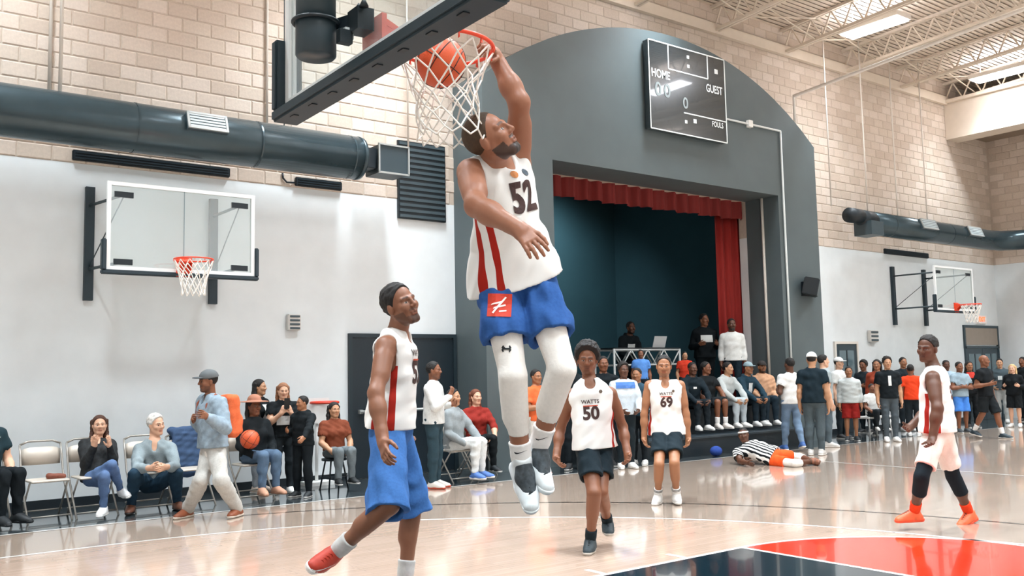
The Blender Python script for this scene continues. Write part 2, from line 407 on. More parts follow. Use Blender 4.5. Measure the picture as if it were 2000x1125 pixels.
# conduit
mb = MB(); zc = 6.48; xc = 16.16
mb.tube([(14.27, YF-0.03, zc), (xc, YF-0.03, zc)], 0.022, 8); mb.tube([(xc, YF-0.03, zc), (xc, YF-0.03, 0.2)], 0.022, 8)
CON = tag(mb.build('cable_conduit', mat('#d7dbd8', 0.5)), 'thin white conduit running from the scoreboard down the grey arch', 'pipe')
mb = MB(); mb.box(15.08, 15.2, YF-0.08, YF, zc-0.07, zc+0.07); mb.build('junction_box', mat('#e8e8e4', 0.5), CON)

# ------------------------------------------------------------------ lights
TUBE = emit('#f4f7ff', 20.0)
UPL = emit('#f6f6ff', 26.0)  # upward fill glow, added to brighten the roof deck
def ceiling_light(x, y, lab, power=1.0):
    z = deck_z(y)-0.50
    t = empty('ceiling_light', (x, y, z)); tag(t, lab, 'light', 'fluorescent ceiling lights')
    mb = MB(); mb.box(x-0.28, x+0.28, y-0.70, y+0.70, z, z+0.10); mb.build('housing', METALW, t)
    mb = MB(); mb.box(x-0.23, x+0.23, y-0.66, y+0.66, z-0.03, z-0.001); mb.build('diffuser', TUBE, t)
    mb = MB(); mb.box(x-0.2, x+0.2, y-0.62, y+0.62, z+0.101, z+0.104); mb.build('added_uplight', UPL, t)  # added glowing sheet over the housing, no part of the fixture
    ld = bpy.data.lights.new('lamp', 'AREA'); ld.shape = 'RECTANGLE'; ld.size = 0.44; ld.size_y = 1.30; ld.energy = LAMP_WATTS*power; ld.color = (0.83, 0.93, 1.0); ld.spread = math.radians(108)
    lo = bpy.data.objects.new('lamp', ld); lo.matrix_world = Matrix.Translation((x, y, z-0.035)); link(lo); lo.parent = t; lo.matrix_parent_inverse = t.matrix_world.inverted()
    for dy in (-0.5, 0.5):
        mb = MB(); mb.tube([(x, y+dy, z+0.1), (x, y+dy, deck_z(y+dy))], 0.01, 5); mb.build('hanger', METALW, t)
for y in (10.75, 6.45, 1.2, -4.0):
    for x in (0.95, 6.7, 12.45, 18.25, 24.0):
        lab = 'bright rectangular fluorescent light hanging over the court'
        if y > 10: lab = {18.25: 'bright fluorescent light hanging between roof joists above the right end of the grey arch', 24.0: 'bright fluorescent light hanging beside the deep beige roof girder'}.get(x, 'bright rectangular fluorescent light hanging close to the long block wall')
        ceiling_light(x, y, lab, (1.0 if x < 10 else 0.45) if y > 10 else 1.22 if y > 5 else 1.1)

# two work lamps inside the stage
for x, y, e in ((11.2, 15.6, 60.0), (14.6, 16.2, 30.0)):
    t = empty('stage_work_lamp', (x, y, 6.2)); tag(t, 'work lamp on the stage ceiling behind the valance', 'light', 'stage work lamps')
    mb = MB(); mb.tube([(x, y, 6.4), (x, y, 6.25)], 0.03, 8); mb.tube([(x, y, 6.25), (x, y, 6.1)], [0.06, 0.16], 16, cap=False); mb.build('lamp_shade', BLACK, t)
    ld = bpy.data.lights.new('lamp', 'SPOT'); ld.energy = e*16; ld.color = (0.8, 0.93, 1.0); ld.spot_size = 2.3; ld.spot_blend = 1.0; ld.shadow_soft_size = 0.1
    lo = bpy.data.objects.new('lamp', ld); lo.matrix_world = Matrix.Translation((x, y, 6.08)) @ Matrix.Rotation(0.6, 4, 'X'); link(lo); lo.parent = t; lo.matrix_parent_inverse = t.matrix_world.inverted()
# ------------------------------------------------------------------ fixtures on the walls
ORANGE = mat('#e5431f', 0.4); PADM = mat('#22323a', 0.55, 0.04, 10, 0.05); FRAMEW = mat('#e9ebea', 0.35)
NETM = mat('#efe9e0', 0.8)
def net_mesh(c, levels, n=12, sag=0.0, r=0.004, seed=1):
    """diamond net: levels = list of (radius x, radius y, z offset, dx, dy)"""
    mb = MB(); R = random.Random(seed)
    def P(l, k):
        rx, ry, z, dx, dy = levels[l]; a = 2*math.pi*(k+0.5*(l % 2))/n
        return np.array([c[0]+dx+rx*math.cos(a), c[1]+dy+ry*math.sin(a), c[2]+z])+np.array([R.uniform(-1, 1), R.uniform(-1, 1), R.uniform(-1, 1)])*sag*(l > 0)
    G = [[P(l, k) for k in range(n)] for l in range(len(levels))]
    for l in range(len(levels)-1):
        for k in range(n):
            k2 = (k+1) % n if l % 2 else (k-1) % n
            for kk in (k, k2):
                a, b = G[l][k], G[l+1][kk]; mid = (a+b)/2
                mb.tube([a, mid, b], r, 5, cap=False)
    return mb
def hoop(root, C, n, t, R=0.2286, wire=0.009, net_levels=None, tilt=0.0, netr=0.004, sag=0.006, bracket=True):
    """orange rim, bracket and net; C rim centre, n outward normal, t sideways"""
    n, t = np.asarray(n, float), np.asarray(t, float); zz = np.array([0, 0, 1.0])
    nn = n*math.cos(tilt)-zz*math.sin(tilt)
    mb = MB(); mb.tube([C+R*(math.cos(a)*nn+math.sin(a)*t) for a in np.linspace(0, 2*math.pi, 48, endpoint=False)], wire, 8, closed=True)
    rim = mb.build('rim', ORANGE, root)
    mb = MB()
    for k in range(12):
        a = 2*math.pi*(k+0.5)/12; p = C+R*(math.cos(a)*nn+math.sin(a)*t)-zz*wire*1.2
        q = (p-C)/R
        mb.tube([p+zz*0.005, p-zz*0.018+q*0.006, p-zz*0.018-q*0.006, p+zz*0.005], 0.003, 5)
    mb.build('net_hooks', ORANGE, rim)['kind'] = 'stuff'
    if bracket:
        mb = MB(); B = C-n*(R+0.145)
        mb.prism([B-t*0.09+zz*0.05, B+t*0.09+zz*0.05, C-n*R+t*0.05+zz*0.012, C-n*R-t*0.05+zz*0.012], (0, 0, -0.03))
        mb.obox(B+n*0.01-zz*0.06, n*0.012, t*0.095, zz*0.12)
        mb.prism([B-t*0.08-zz*0.15, B-t*0.08+zz*0.03, C-n*(R-0.01)-t*0.06-zz*0.0], t*0.01); mb.prism([B+t*0.08-zz*0.15, B+t*0.08+zz*0.03, C-n*(R-0.01)+t*0.06], -t*0.01)
        mb.build('rim_bracket', ORANGE, root)
    if net_levels is None:
        net_levels = [(R, R, -0.02, 0, 0), (0.205, 0.205, -0.10, 0, 0), (0.175, 0.175, -0.18, 0, 0), (0.15, 0.15, -0.27, 0, 0), (0.135, 0.135, -0.36, 0, 0), (0.14, 0.14, -0.44, 0, 0)]
    net_mesh(C, net_levels, 12, sag, netr).build('net', NETM, root)
    return rim
def board(root, B, n, t, w=1.83, h=1.07, pad=True, padw=0.055, padd=0.045):
    """glass backboard; B = centre of its bottom edge on the front face"""
    n, t, zz = np.asarray(n, float), np.asarray(t, float), np.array([0, 0, 1.0])
    th = 0.02; hw = w/2; e = 0.045
    mb = MB(); mb.obox(B+zz*h/2-n*th/2, n*0.006, t*(hw-e), zz*(h/2-e)); mb.build('glass_pane', GLASS, root)
    mb = MB()
    for s in (-1, 1): mb.obox(B+zz*h/2+t*s*(hw-e/2)-n*th/2, n*0.022, t*e/2, zz*h/2)
    for z in (e/2, h-e/2): mb.obox(B+zz*z-n*th/2, n*0.022, t*(hw-e), zz*e/2)
    mb.build('board_frame', FRAMEW, root)
    if pad:
        mb = MB(); p = padw; d = padd
        mb.obox(B-zz*p/2-n*th/2, n*d, t*(hw+p), zz*p/2)
        for s in (-1, 1): mb.obox(B+t*s*(hw+p/2)-n*th/2+zz*0.18, n*d, t*p/2, zz*0.19)
        mb.build('edge_pad', PADM, root, bevel=0.012)
    return root
def wall_hoop(xc, off, zb, posts, label):
    n = np.array([0, -1.0, 0]); t = np.array([1.0, 0, 0]); zz = np.array([0, 0, 1.0])
    B = np.array([xc, YW-off, zb])
    root = empty('wall_basketball_hoop', (xc, YW, zb)); tag(root, label, 'hoop', None)
    board(root, B, n, t)
    C = B+n*0.38+zz*0.13
    hoop(root, C, n, t, netr=0.006)
    mb = MB(); mb.obox(B+zz*0.62+n*0.004, n*0.002, t*0.004, zz*0.42); mb.build('centre_seam', mat('#6f7f83', 0.5), root)
    for x in posts:
        mb = MB(); mb.box(x-0.055, x+0.055, YW-0.07, YW, zb-0.30, zb+1.16); post = mb.build('mount_post', PADM, root)
        for z in (zb+0.10, zb+0.92):
            xb = xc+(-0.72 if x < xc else 0.72)
            mb = MB(); mb.tube([(x, YW-0.05, z), (xb, YW-off+0.03, z)], 0.02, 8); mb.build('mount_arm', STEEL, post)
            mb = MB(); mb.obox((xb, YW-off+0.015, z), (0.11, 0, 0), (0, 0.012, 0), (0, 0, 0.035)); mb.build('arm_plate', BLACK, post)
        mb = MB(); mb.tube([(x, YW-0.05, zb+0.12), (xc+(-0.72 if x < xc else 0.72), YW-off+0.03, zb+0.90)], 0.008, 6); mb.build('brace_rod', STEEL, post)
    return root
wall_hoop(3.74, 1.0, 2.86, (2.85, 4.45), 'glass wall hoop with orange rim above the seated spectators on folding chairs')
wall_hoop(22.35, 1.2, 2.83, (21.60, 23.08), 'glass wall hoop with orange rim near the far exit door')

# ducts
def duct(name, pts, r, label):
    t = empty(name, pts[0]); tag(t, label, 'duct')
    mb = MB(); mb.tube(pts, r, 40); mb.build('duct_pipe', DUCT, t)
    return t
DZ, DR, DY = 4.72, 0.315, YW-0.62
D1 = duct('air_duct', [(-2.8, DY, DZ), (0.5, DY, DZ), (3.0, DY, DZ), (6.35, DY, DZ)], DR, 'long round slate grey air duct hung above the white wall beside the stage arch')
mb = MB(); mb.tube([(6.34, DY, DZ), (6.40, DY, DZ), (6.43, DY, DZ)], [DR*1.02, DR*0.99, DR*0.75], 40); mb.build('end_cap', DUCT, D1)
mb = MB(); mb.box(6.43, 6.62, DY-0.15, DY+0.15, DZ-0.15, DZ+0.15); mb.cur = 1
mb.box(6.62, 7.1, DY-0.22, DY+0.22, DZ-0.21, DZ+0.21); mb.build('end_register', [BLACK, mat('#2c3c43', 0.5)], D1, bevel=0.008)
mb = MB()
for z in (-0.21, 0.21): mb.box(6.6, 7.12, DY-0.24, DY-0.21, DZ+z-0.012, DZ+z+0.012)
for x in (6.61, 7.11): mb.box(x-0.012, x+0.012, DY-0.24, DY-0.21, DZ-0.21, DZ+0.21)
mb.build('register_trim', GREY, D1)
for x in (0.2, 1.6, 3.2, 4.8, 6.2):
    mb = MB(); mb.tube([(x, DY, DZ), (x+0.02, DY, DZ)], DR+0.006, 40, cap=False); mb.build('duct_band', DUCT, D1)
def register(parent, x, yc, zc, rr, w=0.52, h=0.24):
    a = math.radians(20); d = np.array([0, -math.cos(a), math.sin(a)]); u = np.array([0, math.sin(a), math.cos(a)])
    c = np.array([x, yc, zc])+d*(rr+0.02); X = np.array([1.0, 0, 0])
    mb = MB(); mb.obox(c-d*0.08, X*w/2, u*h/2, d*0.10); rg = mb.build('duct_register', STEEL, parent)
    mb = MB()
    for k in range(5): mb.obox(c+d*0.022+u*(k-2)*h*0.18, X*(w/2-0.03), u*0.014, d*0.008)
    mb.build('register_louvres', mat('#b9c3c4', 0.4), rg)
    mb = MB()
    for s in (-1, 1): mb.obox(c+d*0.022+u*s*h*0.46, X*w/2, u*0.014, d*0.012); mb.obox(c+d*0.022+X*s*(w/2-0.012), X*0.014, u*h/2, d*0.012)
    mb.build('register_rim', GREY, rg)
p = on_y(405, 250, DY-DR); register(D1, p[0], DY, DZ, DR)
D2 = duct('air_duct', [(19.75, DY, 4.86), (22.5, DY, 4.86), (25.3, DY, 4.86), (25.9, DY-0.1, 4.86), (26.2, DY-0.45, 4.86), (26.35, DY-1.2, 4.86), (26.35, 2.0, 4.86)], 0.27, 'round slate grey air duct bending into the corner above the far wall hoop')
mb = MB(); mb.tube([(18.75, DY-0.1, 4.95), (19.2, DY-0.1, 4.95)], 0.17, 24); mb.tube([(19.2, DY-0.1, 4.95), (19.76, DY, 4.86)], [0.17, 0.27], 24); mb.build('duct_reducer', BLACK, D2)
mb = MB(); mb.box(19.25, 19.75, DY-0.35, DY+0.1, 4.52, 4.84); mb.build('duct_drop', STEEL, D2)
for x in (21.9, 24.2): register(D2, x, DY, 4.86, 0.27, 0.7, 0.26)
for (x0, x1) in ((20.5, 20.52), (23.2, 23.22)):
    mb = MB(); mb.tube([(x0, DY, 4.86), (x1, DY, 4.86)], 0.276, 40, cap=False); mb.build('duct_band', DUCT, D2)
# hangers and conduits on the long wall
def rod(x, y, z0, z1, r, label, m=METALW, name='hanger_rod'):
    mb = MB(); mb.tube([(x, y, z0), (x, y, z1)], r, 8); return tag(mb.build(name, m), label, 'rod')
pz = on_y(99, 60, YW-0.04); rod(pz[0], YW-0.04, 4.95, 9.1, 0.022, 'white conduit on the block wall behind the long duct', name='wall_conduit')
pz = on_y(120, 60, DY); rod(pz[0], DY, DZ+DR, 9.2, 0.022, 'white hanger rod holding up the long duct', name='hanger_rod')
pz = on_y(522, 60, YW-0.04); rod(pz[0], YW-0.04, 4.95, 9.1, 0.018, 'thin white conduit on the block wall behind the big backboard', name='wall_conduit')
pz = on_y(555, 236, DY); rod(pz[0], DY, DZ+DR-0.02, 9.2, 0.008, 'thin dark rod dropping to the long duct behind the big backboard', STEEL)
pz = on_y(797, 250, YW-0.3); rod(pz[0], YW-0.3, 4.9, 8.9, 0.014, 'white rod dropping behind the net to the end of the duct')
for x in (1620, 1690, 1748, 1805):
    p = on_y(x, 330, DY); rod(p[0], DY, 5.12, deck_z(DY)-0.02, 0.016, 'white hanger rod above the corner duct', name='hanger_rod')['group'] = 'hanger rods of the corner duct'
for x in (1950, 1978):
    p = on_y(x, 380, 10.2 if x < 1960 else 9.6); rod(26.35, p[1], 5.1, 7.9, 0.018, 'white hanger rod above the part of the duct along the end wall')['group'] = 'hanger rods along the end wall'
# sprinkler pipe
p0 = on_y(1550, 188, YW-0.25); mb = MB(); mb.tube([(p0[0], YW-0.25, 6.6), (p0[0], YW-0.25, p0[2]), (p0[0], 4.0, p0[2]+0.6)], 0.04, 8)
tag(mb.build('sprinkler_pipe', METALW), 'beige sprinkler pipe running under the roof joists and down the block wall', 'pipe')
# vents and boxes on the wall
def wall_box(name, px, d, m, label, cat, Y=YW, slats=0, bevel=0.0):
    (x0, y0, x1, y1) = px; xm, ym = (x0+x1)/2, (y0+y1)/2
    a, b = on_y(x0, ym, Y-d), on_y(x1, ym, Y-d); c, e = on_y(xm, y0, Y-d), on_y(xm, y1, Y-d)
    X0, X1, Z0, Z1 = a[0], b[0], e[2], c[2]
    t = empty(name, ((X0+X1)/2, Y, Z0)); tag(t, label, cat)
    mb = MB(); mb.box(X0, X1, Y-d, Y, Z0, Z1); mb.build('casing', m, t, bevel=bevel)
    if slats:
        mb = MB(); k = slats
        for i in range(k):
            z = Z0+(Z1-Z0)*(i+0.5)/k; mb.box(X0+0.02, X1-0.02, Y-d-0.012, Y-d+0.001, z-(Z1-Z0)/k*0.25, z+(Z1-Z0)/k*0.25)
        mb.build('grille_slats', STEEL, t)
    return t, (X0, X1, Z0, Z1)
p = on_y(140, 304, YW); q = on_y(447, 338, YW)
def slot(x0, x1, zc, label):
    t = empty('slot_vent', ((x0+x1)/2, YW, zc-0.06)); tag(t, label, 'vent')
    mb = MB(); mb.box(x0, x1, YW-0.06, YW, zc-0.065, zc+0.065); mb.build('casing', BLACK, t, bevel=0.01)
    mb = MB()
    for k in (-1, 0, 1): mb.box(x0+0.03, x1-0.03, YW-0.068, YW-0.059, zc+k*0.035-0.006, zc+k*0.035+0.006)
    mb.build('grille_slats', DARK, t)
slot(p[0], q[0], (p[2]+q[2])/2, 'long black slot vent high on the wall above the left wall hoop')
p = on_y(575, 354, YW); q = on_y(665, 366, YW); slot(p[0], q[0], (p[2]+q[2])/2, 'short black slot vent on the wall under the end of the long duct')
p = on_y(1725, 492, YW); q = on_y(1810, 499, YW); slot(p[0], q[0], (p[2]+q[2])/2, 'black slot vent on the wall above the far wall hoop')
mb = MB(); pts = [on_y(x, y, YW-0.03) for x, y in ((552, 338), (553, 348), (560, 356), (575, 357))]; mb.tube(pts, 0.014, 6); tag(mb.build('vent_cable', BLACK), 'short black cable bending into the short slot vent', 'cable')
wall_box('square_vent', (778, 280, 870, 430), 0.05, BLACK, 'large black square vent on the wall beside the stage arch', 'vent', slats=14)
wall_box('wall_speaker', (564, 614, 588, 645), 0.10, mat('#d6d3cd', 0.5), 'small beige box mounted on the white wall left of the black double door', 'wall box', slats=4, bevel=0.01)
wall_box('wall_speaker', (1701, 645, 1716, 668), 0.10, mat('#d6d3cd', 0.5), 'small beige box mounted on the white wall by the far small door', 'wall box', slats=3, bevel=0.01)
# doors
def door(k, x0, x1, z1, leaves, m, frame, glassy=False):
    mb = MB(); f = 0.06
    mb.box(x0-f, x0, YW-0.05, YW, 0, z1+f); mb.box(x1, x1+f, YW-0.05, YW, 0, z1+f); mb.box(x0, x1, YW-0.05, YW, z1, z1+f)
    root = struct(mb.build('door_%d' % k, frame))
    for i in range(leaves):
        a, b = x0+(x1-x0)*i/leaves, x0+(x1-x0)*(i+1)/leaves
        mb = MB(); mb.box(a+0.006, b-0.006, YW-0.03, YW, 0.01, z1-0.006); lf = mb.build('door_leaf', m, root)
        mb = MB(); mb.tube([(a+0.1, YW-0.09, 1.0), (b-0.1, YW-0.09, 1.0)], 0.022, 8)
        for x in (a+0.12, b-0.12): mb.box(x-0.03, x+0.03, YW-0.09, YW-0.03, 0.97, 1.03)
        mb.build('push_bar', GREY, lf)
        if glassy:
            mb = MB(); mb.box(a+0.12, b-0.12, YW-0.036, YW-0.028, 1.15, z1-0.15); mb.build('door_glass', mat('#5d7076', 0.1), lf)
            mb = MB(); mb.box((a+b)/2-0.02, (a+b)/2+0.02, YW-0.045, YW-0.03, 1.15, z1-0.15); mb.build('glazing_bar', mat('#16242b', 0.4), lf)
    return root
door(1, 6.58, 8.40, 2.12, 2, mat('#15232b', 0.45, 0.04, 3), mat('#1b2a31', 0.5))
p, q = on_y(1630, 672, YW), on_y(1670, 672, YW); door(2, p[0], q[0], p[2], 1, mat('#243740', 0.4), METALW, True)
p, q = on_y(1882, 640, YW), on_y(1944, 640, YW)
dd = door(5, p[0], q[0], 1.95, 2, mat('#2b3a41', 0.4), mat('#33434a', 0.5), True)
mb = MB(); mb.box(p[0], q[0], YW-0.04, YW, 2.05, p[2]); mb.build('transom_panel', mat('#8f8377', 0.6, 0.05, 5), dd)
mb = MB(); mb.box(p[0]-0.07, q[0]+0.07, YW-0.05, YW, p[2], p[2]+0.07); mb.box(p[0]-0.07, p[0], YW-0.05, YW, 1.95, p[2]); mb.box(q[0], q[0]+0.07, YW-0.05, YW, 1.95, p[2]); mb.build('transom_frame', mat('#33434a', 0.5), dd)
t, (X0, X1, Z0, Z1) = wall_box('exit_sign', (1909, 616, 1927, 632), 0.06, mat('#f0e9e4', 0.5), 'white exit sign with red glowing letters above the far double door', 'sign')
sign_text('lettering', 'EXIT', 0.17, ((X0+X1)/2, YW-0.065, (Z0+Z1)/2), (1, 0, 0), (0, 0, 1), emit('#ff5a2a', 2.5), t, 0.006)
t, _b = wall_box('security_camera', (1957, 514, 1967, 527), 0.14, mat('#e5e3df', 0.5), 'small security camera with black dome high in the corner', 'camera')
mb = MB(); mb.sphere(((_b[0]+_b[1])/2, YW-0.18, _b[2]+0.02), 0.09, 12); mb.build('dome', BLACK, t)
# loudspeaker on the arch
t = empty('loudspeaker', (17.0, YF, 3.0)); tag(t, 'black loudspeaker angled on a bracket on the right pier of the grey arch', 'loudspeaker')
c = at_depth(1597, 563, depth_of((16.9, YF-0.3, 3.2))); f = np.array([0.55, -0.80, -0.22]); f /= np.linalg.norm(f); s_ = np.cross([0, 0, 1], f); s_ /= np.linalg.norm(s_); u = np.cross(f, s_)
mb = MB(); mb.obox(c-f*0.14, f*0.15, s_*0.30, u*0.18); mb.build('cabinet', mat('#141d22', 0.5), t, bevel=0.015)
mb = MB(); mb.obox(c+f*0.015, f*0.008, s_*0.28, u*0.16); mb.build('speaker_grille', mat('#4b5557', 0.6, 0.1, 60), t)
mb = MB(); mb.bar(c-f*0.25, (c[0]-0.05, YF, c[2]), 0.08, 0.12); mb.box(c[0]-0.2, c[0]+0.1, YF-0.02, YF, c[2]-0.15, c[2]+0.15); mb.build('wall_bracket', BLACK, t)
# scoreboard
sx0, sx1, sz0, sz1 = 12.15, 14.27, 5.94, 7.61; ys = YF-0.16
t = empty('scoreboard', ((sx0+sx1)/2, YF, sz0)); tag(t, 'black scoreboard with white lines and HOME and GUEST lettering on the grey arch', 'scoreboard')
mb = MB(); mb.box(sx0, sx1, ys, YF-0.02, sz0, sz1); mb.build('scoreboard_case', mat('#1d292e', 0.19, coat=0.7, spec=1.0), t)
WL = mat('#e4e8e6', 0.5); mb = MB(); fw = 0.022; yl = ys-0.006
def hl(x0, x1, z): mb.box(x0, x1, yl, ys, z-fw/2, z+fw/2)
def vl(x, z0, z1): mb.box(x-fw/2, x+fw/2, yl, ys, z0, z1)
for z in (sz0, sz1): hl(sx0, sx1, z)
for x in (sx0, sx1): vl(x, sz0, sz1)
xa, xb, zm, zl = sx0+0.52, sx1-0.50, sz1-0.47, sz0+0.42
vl(xa, zm, sz1); vl(xb, zm, sz1); hl(xa, xb, zm); hl(sx0+0.9, sx1, zl)
mb.build('score_lines', WL, t)
AX, AY = (1, 0, 0), (0, 0, 1)
sign_text('lettering', 'HOME', 0.22, (sx0+0.30, yl, sz1-0.62), AX, AY, WL, t, 0.004, 0.8)
sign_text('lettering', 'GUEST', 0.22, (sx1-0.33, yl, sz1-0.66), AX, AY, WL, t, 0.004, 0.72)
sign_text('lettering', 'FOULS', 0.15, (sx1-0.27, yl, zl-0.1), AX, AY, WL, t, 0.003, 0.75)
for x in (sx0+0.22, sx0+0.46, sx0+0.95):
    sign_text('digit', '0', 0.36 if x < sx0+0.6 else 0.3, (x, yl, sz1-0.92 if x < sx0+0.6 else sz0+0.6), AX, AY, mat('#8b9494', 0.4), t, 0.006)
mb = MB()
for x, z, s in (((xa+xb)/2, sz1-0.14, 0.03), ((xa+xb)/2, sz1-0.32, 0.03), ((xb+sx1)/2, sz1-0.28, 0.045), (sx0+1.2, sz0+0.3, 0.04), (sx0+0.95, sz0+0.25, 0.03)):
    mb.box(x-s, x+s, yl, ys, z-s, z+s)
mb.build('indicator_dots', WL, t)
mb = MB(); mb.box(sx0+0.3, sx1-0.3, YF-0.02, YF, sz0+0.2, sz1-0.2); mb.build('wall_bracket', BLACK, t)
# small fittings on the stage back wall
wall_box('stage_switch', (1257, 610, 1268, 621), 0.03, mat('#dfe6e4', 0.5), 'small white switch plate on the dark back wall of the stage', 'switch', Y=18.2)
t, b_ = wall_box('stage_light', (1282, 496, 1292, 506), 0.2, BLACK, 'small black spotlight on the dark back wall of the stage', 'light', Y=18.2)
wall_box('stage_vent', (1321, 450, 1341, 468), 0.04, mat('#0e1d24', 0.6), 'small dark vent on the back wall of the stage', 'vent', Y=18.2, slats=4)

# ------------------------------------------------------------------ the near ceiling-hung basket
bz = np.array([0, 0, 1.0]); bc = np.array([2.330, 3.535, 3.05])
BN = np.array([math.cos(-0.03), math.sin(-0.03), 0]); BT = np.array([-BN[1], BN[0], 0])
Bb = bc-BN*0.38-bz*0.13
NB = empty('basketball_hoop', Bb); tag(NB, 'large glass backboard hung from the ceiling with orange rim the dunking player grips', 'hoop')
board(NB, Bb, BN, BT, padw=0.062, padd=0.075)
hoop(NB, bc, BN, BT, wire=0.010, tilt=0.03, netr=0.0042, sag=0.010, net_levels=[(0.228, 0.228, -0.02, 0, 0), (0.195, 0.20, -0.085, 0.0, 0.0), (0.168, 0.175, -0.15, 0, 0), (0.15, 0.15, -0.205, 0.0, 0.0), (0.148, 0.14, -0.255, 0.005, -0.01), (0.15, 0.14, -0.305, 0.01, -0.01), (0.152, 0.142, -0.355, 0.015, -0.01), (0.155, 0.145, -0.405, 0.02, -0.02), (0.158, 0.148, -0.445, 0.025, -0.02)])
# hanging structure: pole end with clamp behind the glass
mb = MB(); pc = at_depth(617, 60, depth_of(Bb+BT*0.25-BN*0.30)); pr = 0.088
mb.tube([pc+bz*0.05, pc+bz*6.0], pr, 28); mb.build('drop_pole', STEEL, NB)
mb = MB(); mb.tube([pc-bz*0.125, pc-bz*0.115, pc+bz*0.04, pc+bz*0.05], [pr*0.92, pr*1.02, pr*1.02, pr*0.95], 28); mb.build('pole_cap', mat('#2b383e', 0.4), NB)
mb = MB(); mb.tube([pc+bz*0.035+np.array([math.cos(a), math.sin(a), 0])*(pr+0.012) for a in np.linspace(0, 2*math.pi, 24, endpoint=False)], 0.009, 8, closed=True)
g = Bb-BN*0.05+bz*0.20
mb.bar(pc+bz*0.035+BN*pr, np.array([g[0], g[1], pc[2]+0.035]), 0.04, 0.05)
mb.build('pole_clamp', BLACK, NB)
mb = MB(); gx = np.array([g[0], g[1], pc[2]+0.02])
mb.obox(gx, BN*0.04, BT*0.05, bz*0.05); mb.obox(gx-bz*0.07+BT*0.04-BN*0.06, BN*0.03, BT*0.02, bz*0.03)
mb.tube([gx+BT*0.02+bz*0.05, gx+BT*0.02+bz*0.09], [0.025, 0.004], 8); mb.tube([gx-BT*0.07-BN*0.02+bz*0.04, gx-BT*0.07-BN*0.02+bz*0.08], [0.022, 0.004], 8)
mb.build('clamp_bolts', mat('#1a2429', 0.45), NB)
mb = MB(); mb.obox(gx-bz*0.05+BT*0.06-BN*0.04, BN*0.02, BT*0.03, bz*0.025); mb.build('clamp_plate', mat('#cfd4d2', 0.4), NB)
mb = MB()
for k in range(8):
    c = Bb+BT*(-0.8+k*0.228)-bz*0.0635-BN*0.03; mb.obox(c, BN*0.014, BT*0.024, bz*0.003)
mb.build('pad_slots', BLACK, NB)['kind'] = 'stuff'
mb = MB(); mb.tube([pc+bz*5.9, pc+bz*5.9+np.array([0, 0, 0.9])], 0.12, 12); mb.build('roof_mount', STEEL, NB)
# ball in the net
def basketball(c, r, label, group=None):
    m = bpy.data.materials.new('ball_leather'); m.use_nodes = True; nt = m.node_tree; b = nt.nodes['Principled BSDF']
    b.inputs['Base Color'].default_value = (*lin('#d2562c'), 1); b.inputs['Roughness'].default_value = 0.5
    v = nt.nodes.new('ShaderNodeTexVoronoi'); v.inputs['Scale'].default_value = 160; tc = nt.nodes.new('ShaderNodeTexCoord'); nt.links.new(tc.outputs['Object'], v.inputs['Vector'])
    bp = nt.nodes.new('ShaderNodeBump'); bp.inputs['Strength'].default_value = 0.3; bp.inputs['Distance'].default_value = 0.002
    nt.links.new(v.outputs['Distance'], bp.inputs['Height']); nt.links.new(bp.outputs[0], b.inputs['Normal'])
    root = empty('basketball', c); tag(root, label, 'ball', group)
    mb = MB(); mb.sphere((0, 0, 0), r, 32)
    rot = Matrix.Rotation(0.5, 4, 'X') @ Matrix.Rotation(0.4, 4, 'Y') @ Matrix.Rotation(0.8, 4, 'Z'); T = Matrix.Translation(Vector([float(q) for q in c])) @ rot
    o = mb.build('ball_skin', m); o.data.transform(T); o.parent = root; o.matrix_parent_inverse = root.matrix_world.inverted()
    mb = MB(); rr = r*1.0005
    for k in range(3):
        pts = []
        for a in np.linspace(0, 2*math.pi, 40, endpoint=False):
            q = [0, 0, 0]; q[k] = math.cos(a)*rr; q[(k+1) % 3] = math.sin(a)*rr; pts.append(q)
        mb.tube(pts, r*0.022, 5, closed=True)
    for s in (-1, 1):
        pts = []
        for a in np.linspace(0, 2*math.pi, 40, endpoint=False):
            q = np.array([math.cos(a)*0.75, 0.62*s*(1+0.25*math.cos(2*a)), math.sin(a)*0.75]); pts.append(q/np.linalg.norm(q)*rr)
        mb.tube(pts, r*0.022, 5, closed=True)
    o = mb.build('ball_seams', mat('#3a1d14', 0.6)); o.data.transform(T); o.parent = root; o.matrix_parent_inverse = root.matrix_world.inverted()
    return root
basketball(at_depth(860, 122, depth_of(bc)), 0.119, 'orange basketball dropping through the white net of the big hoop')
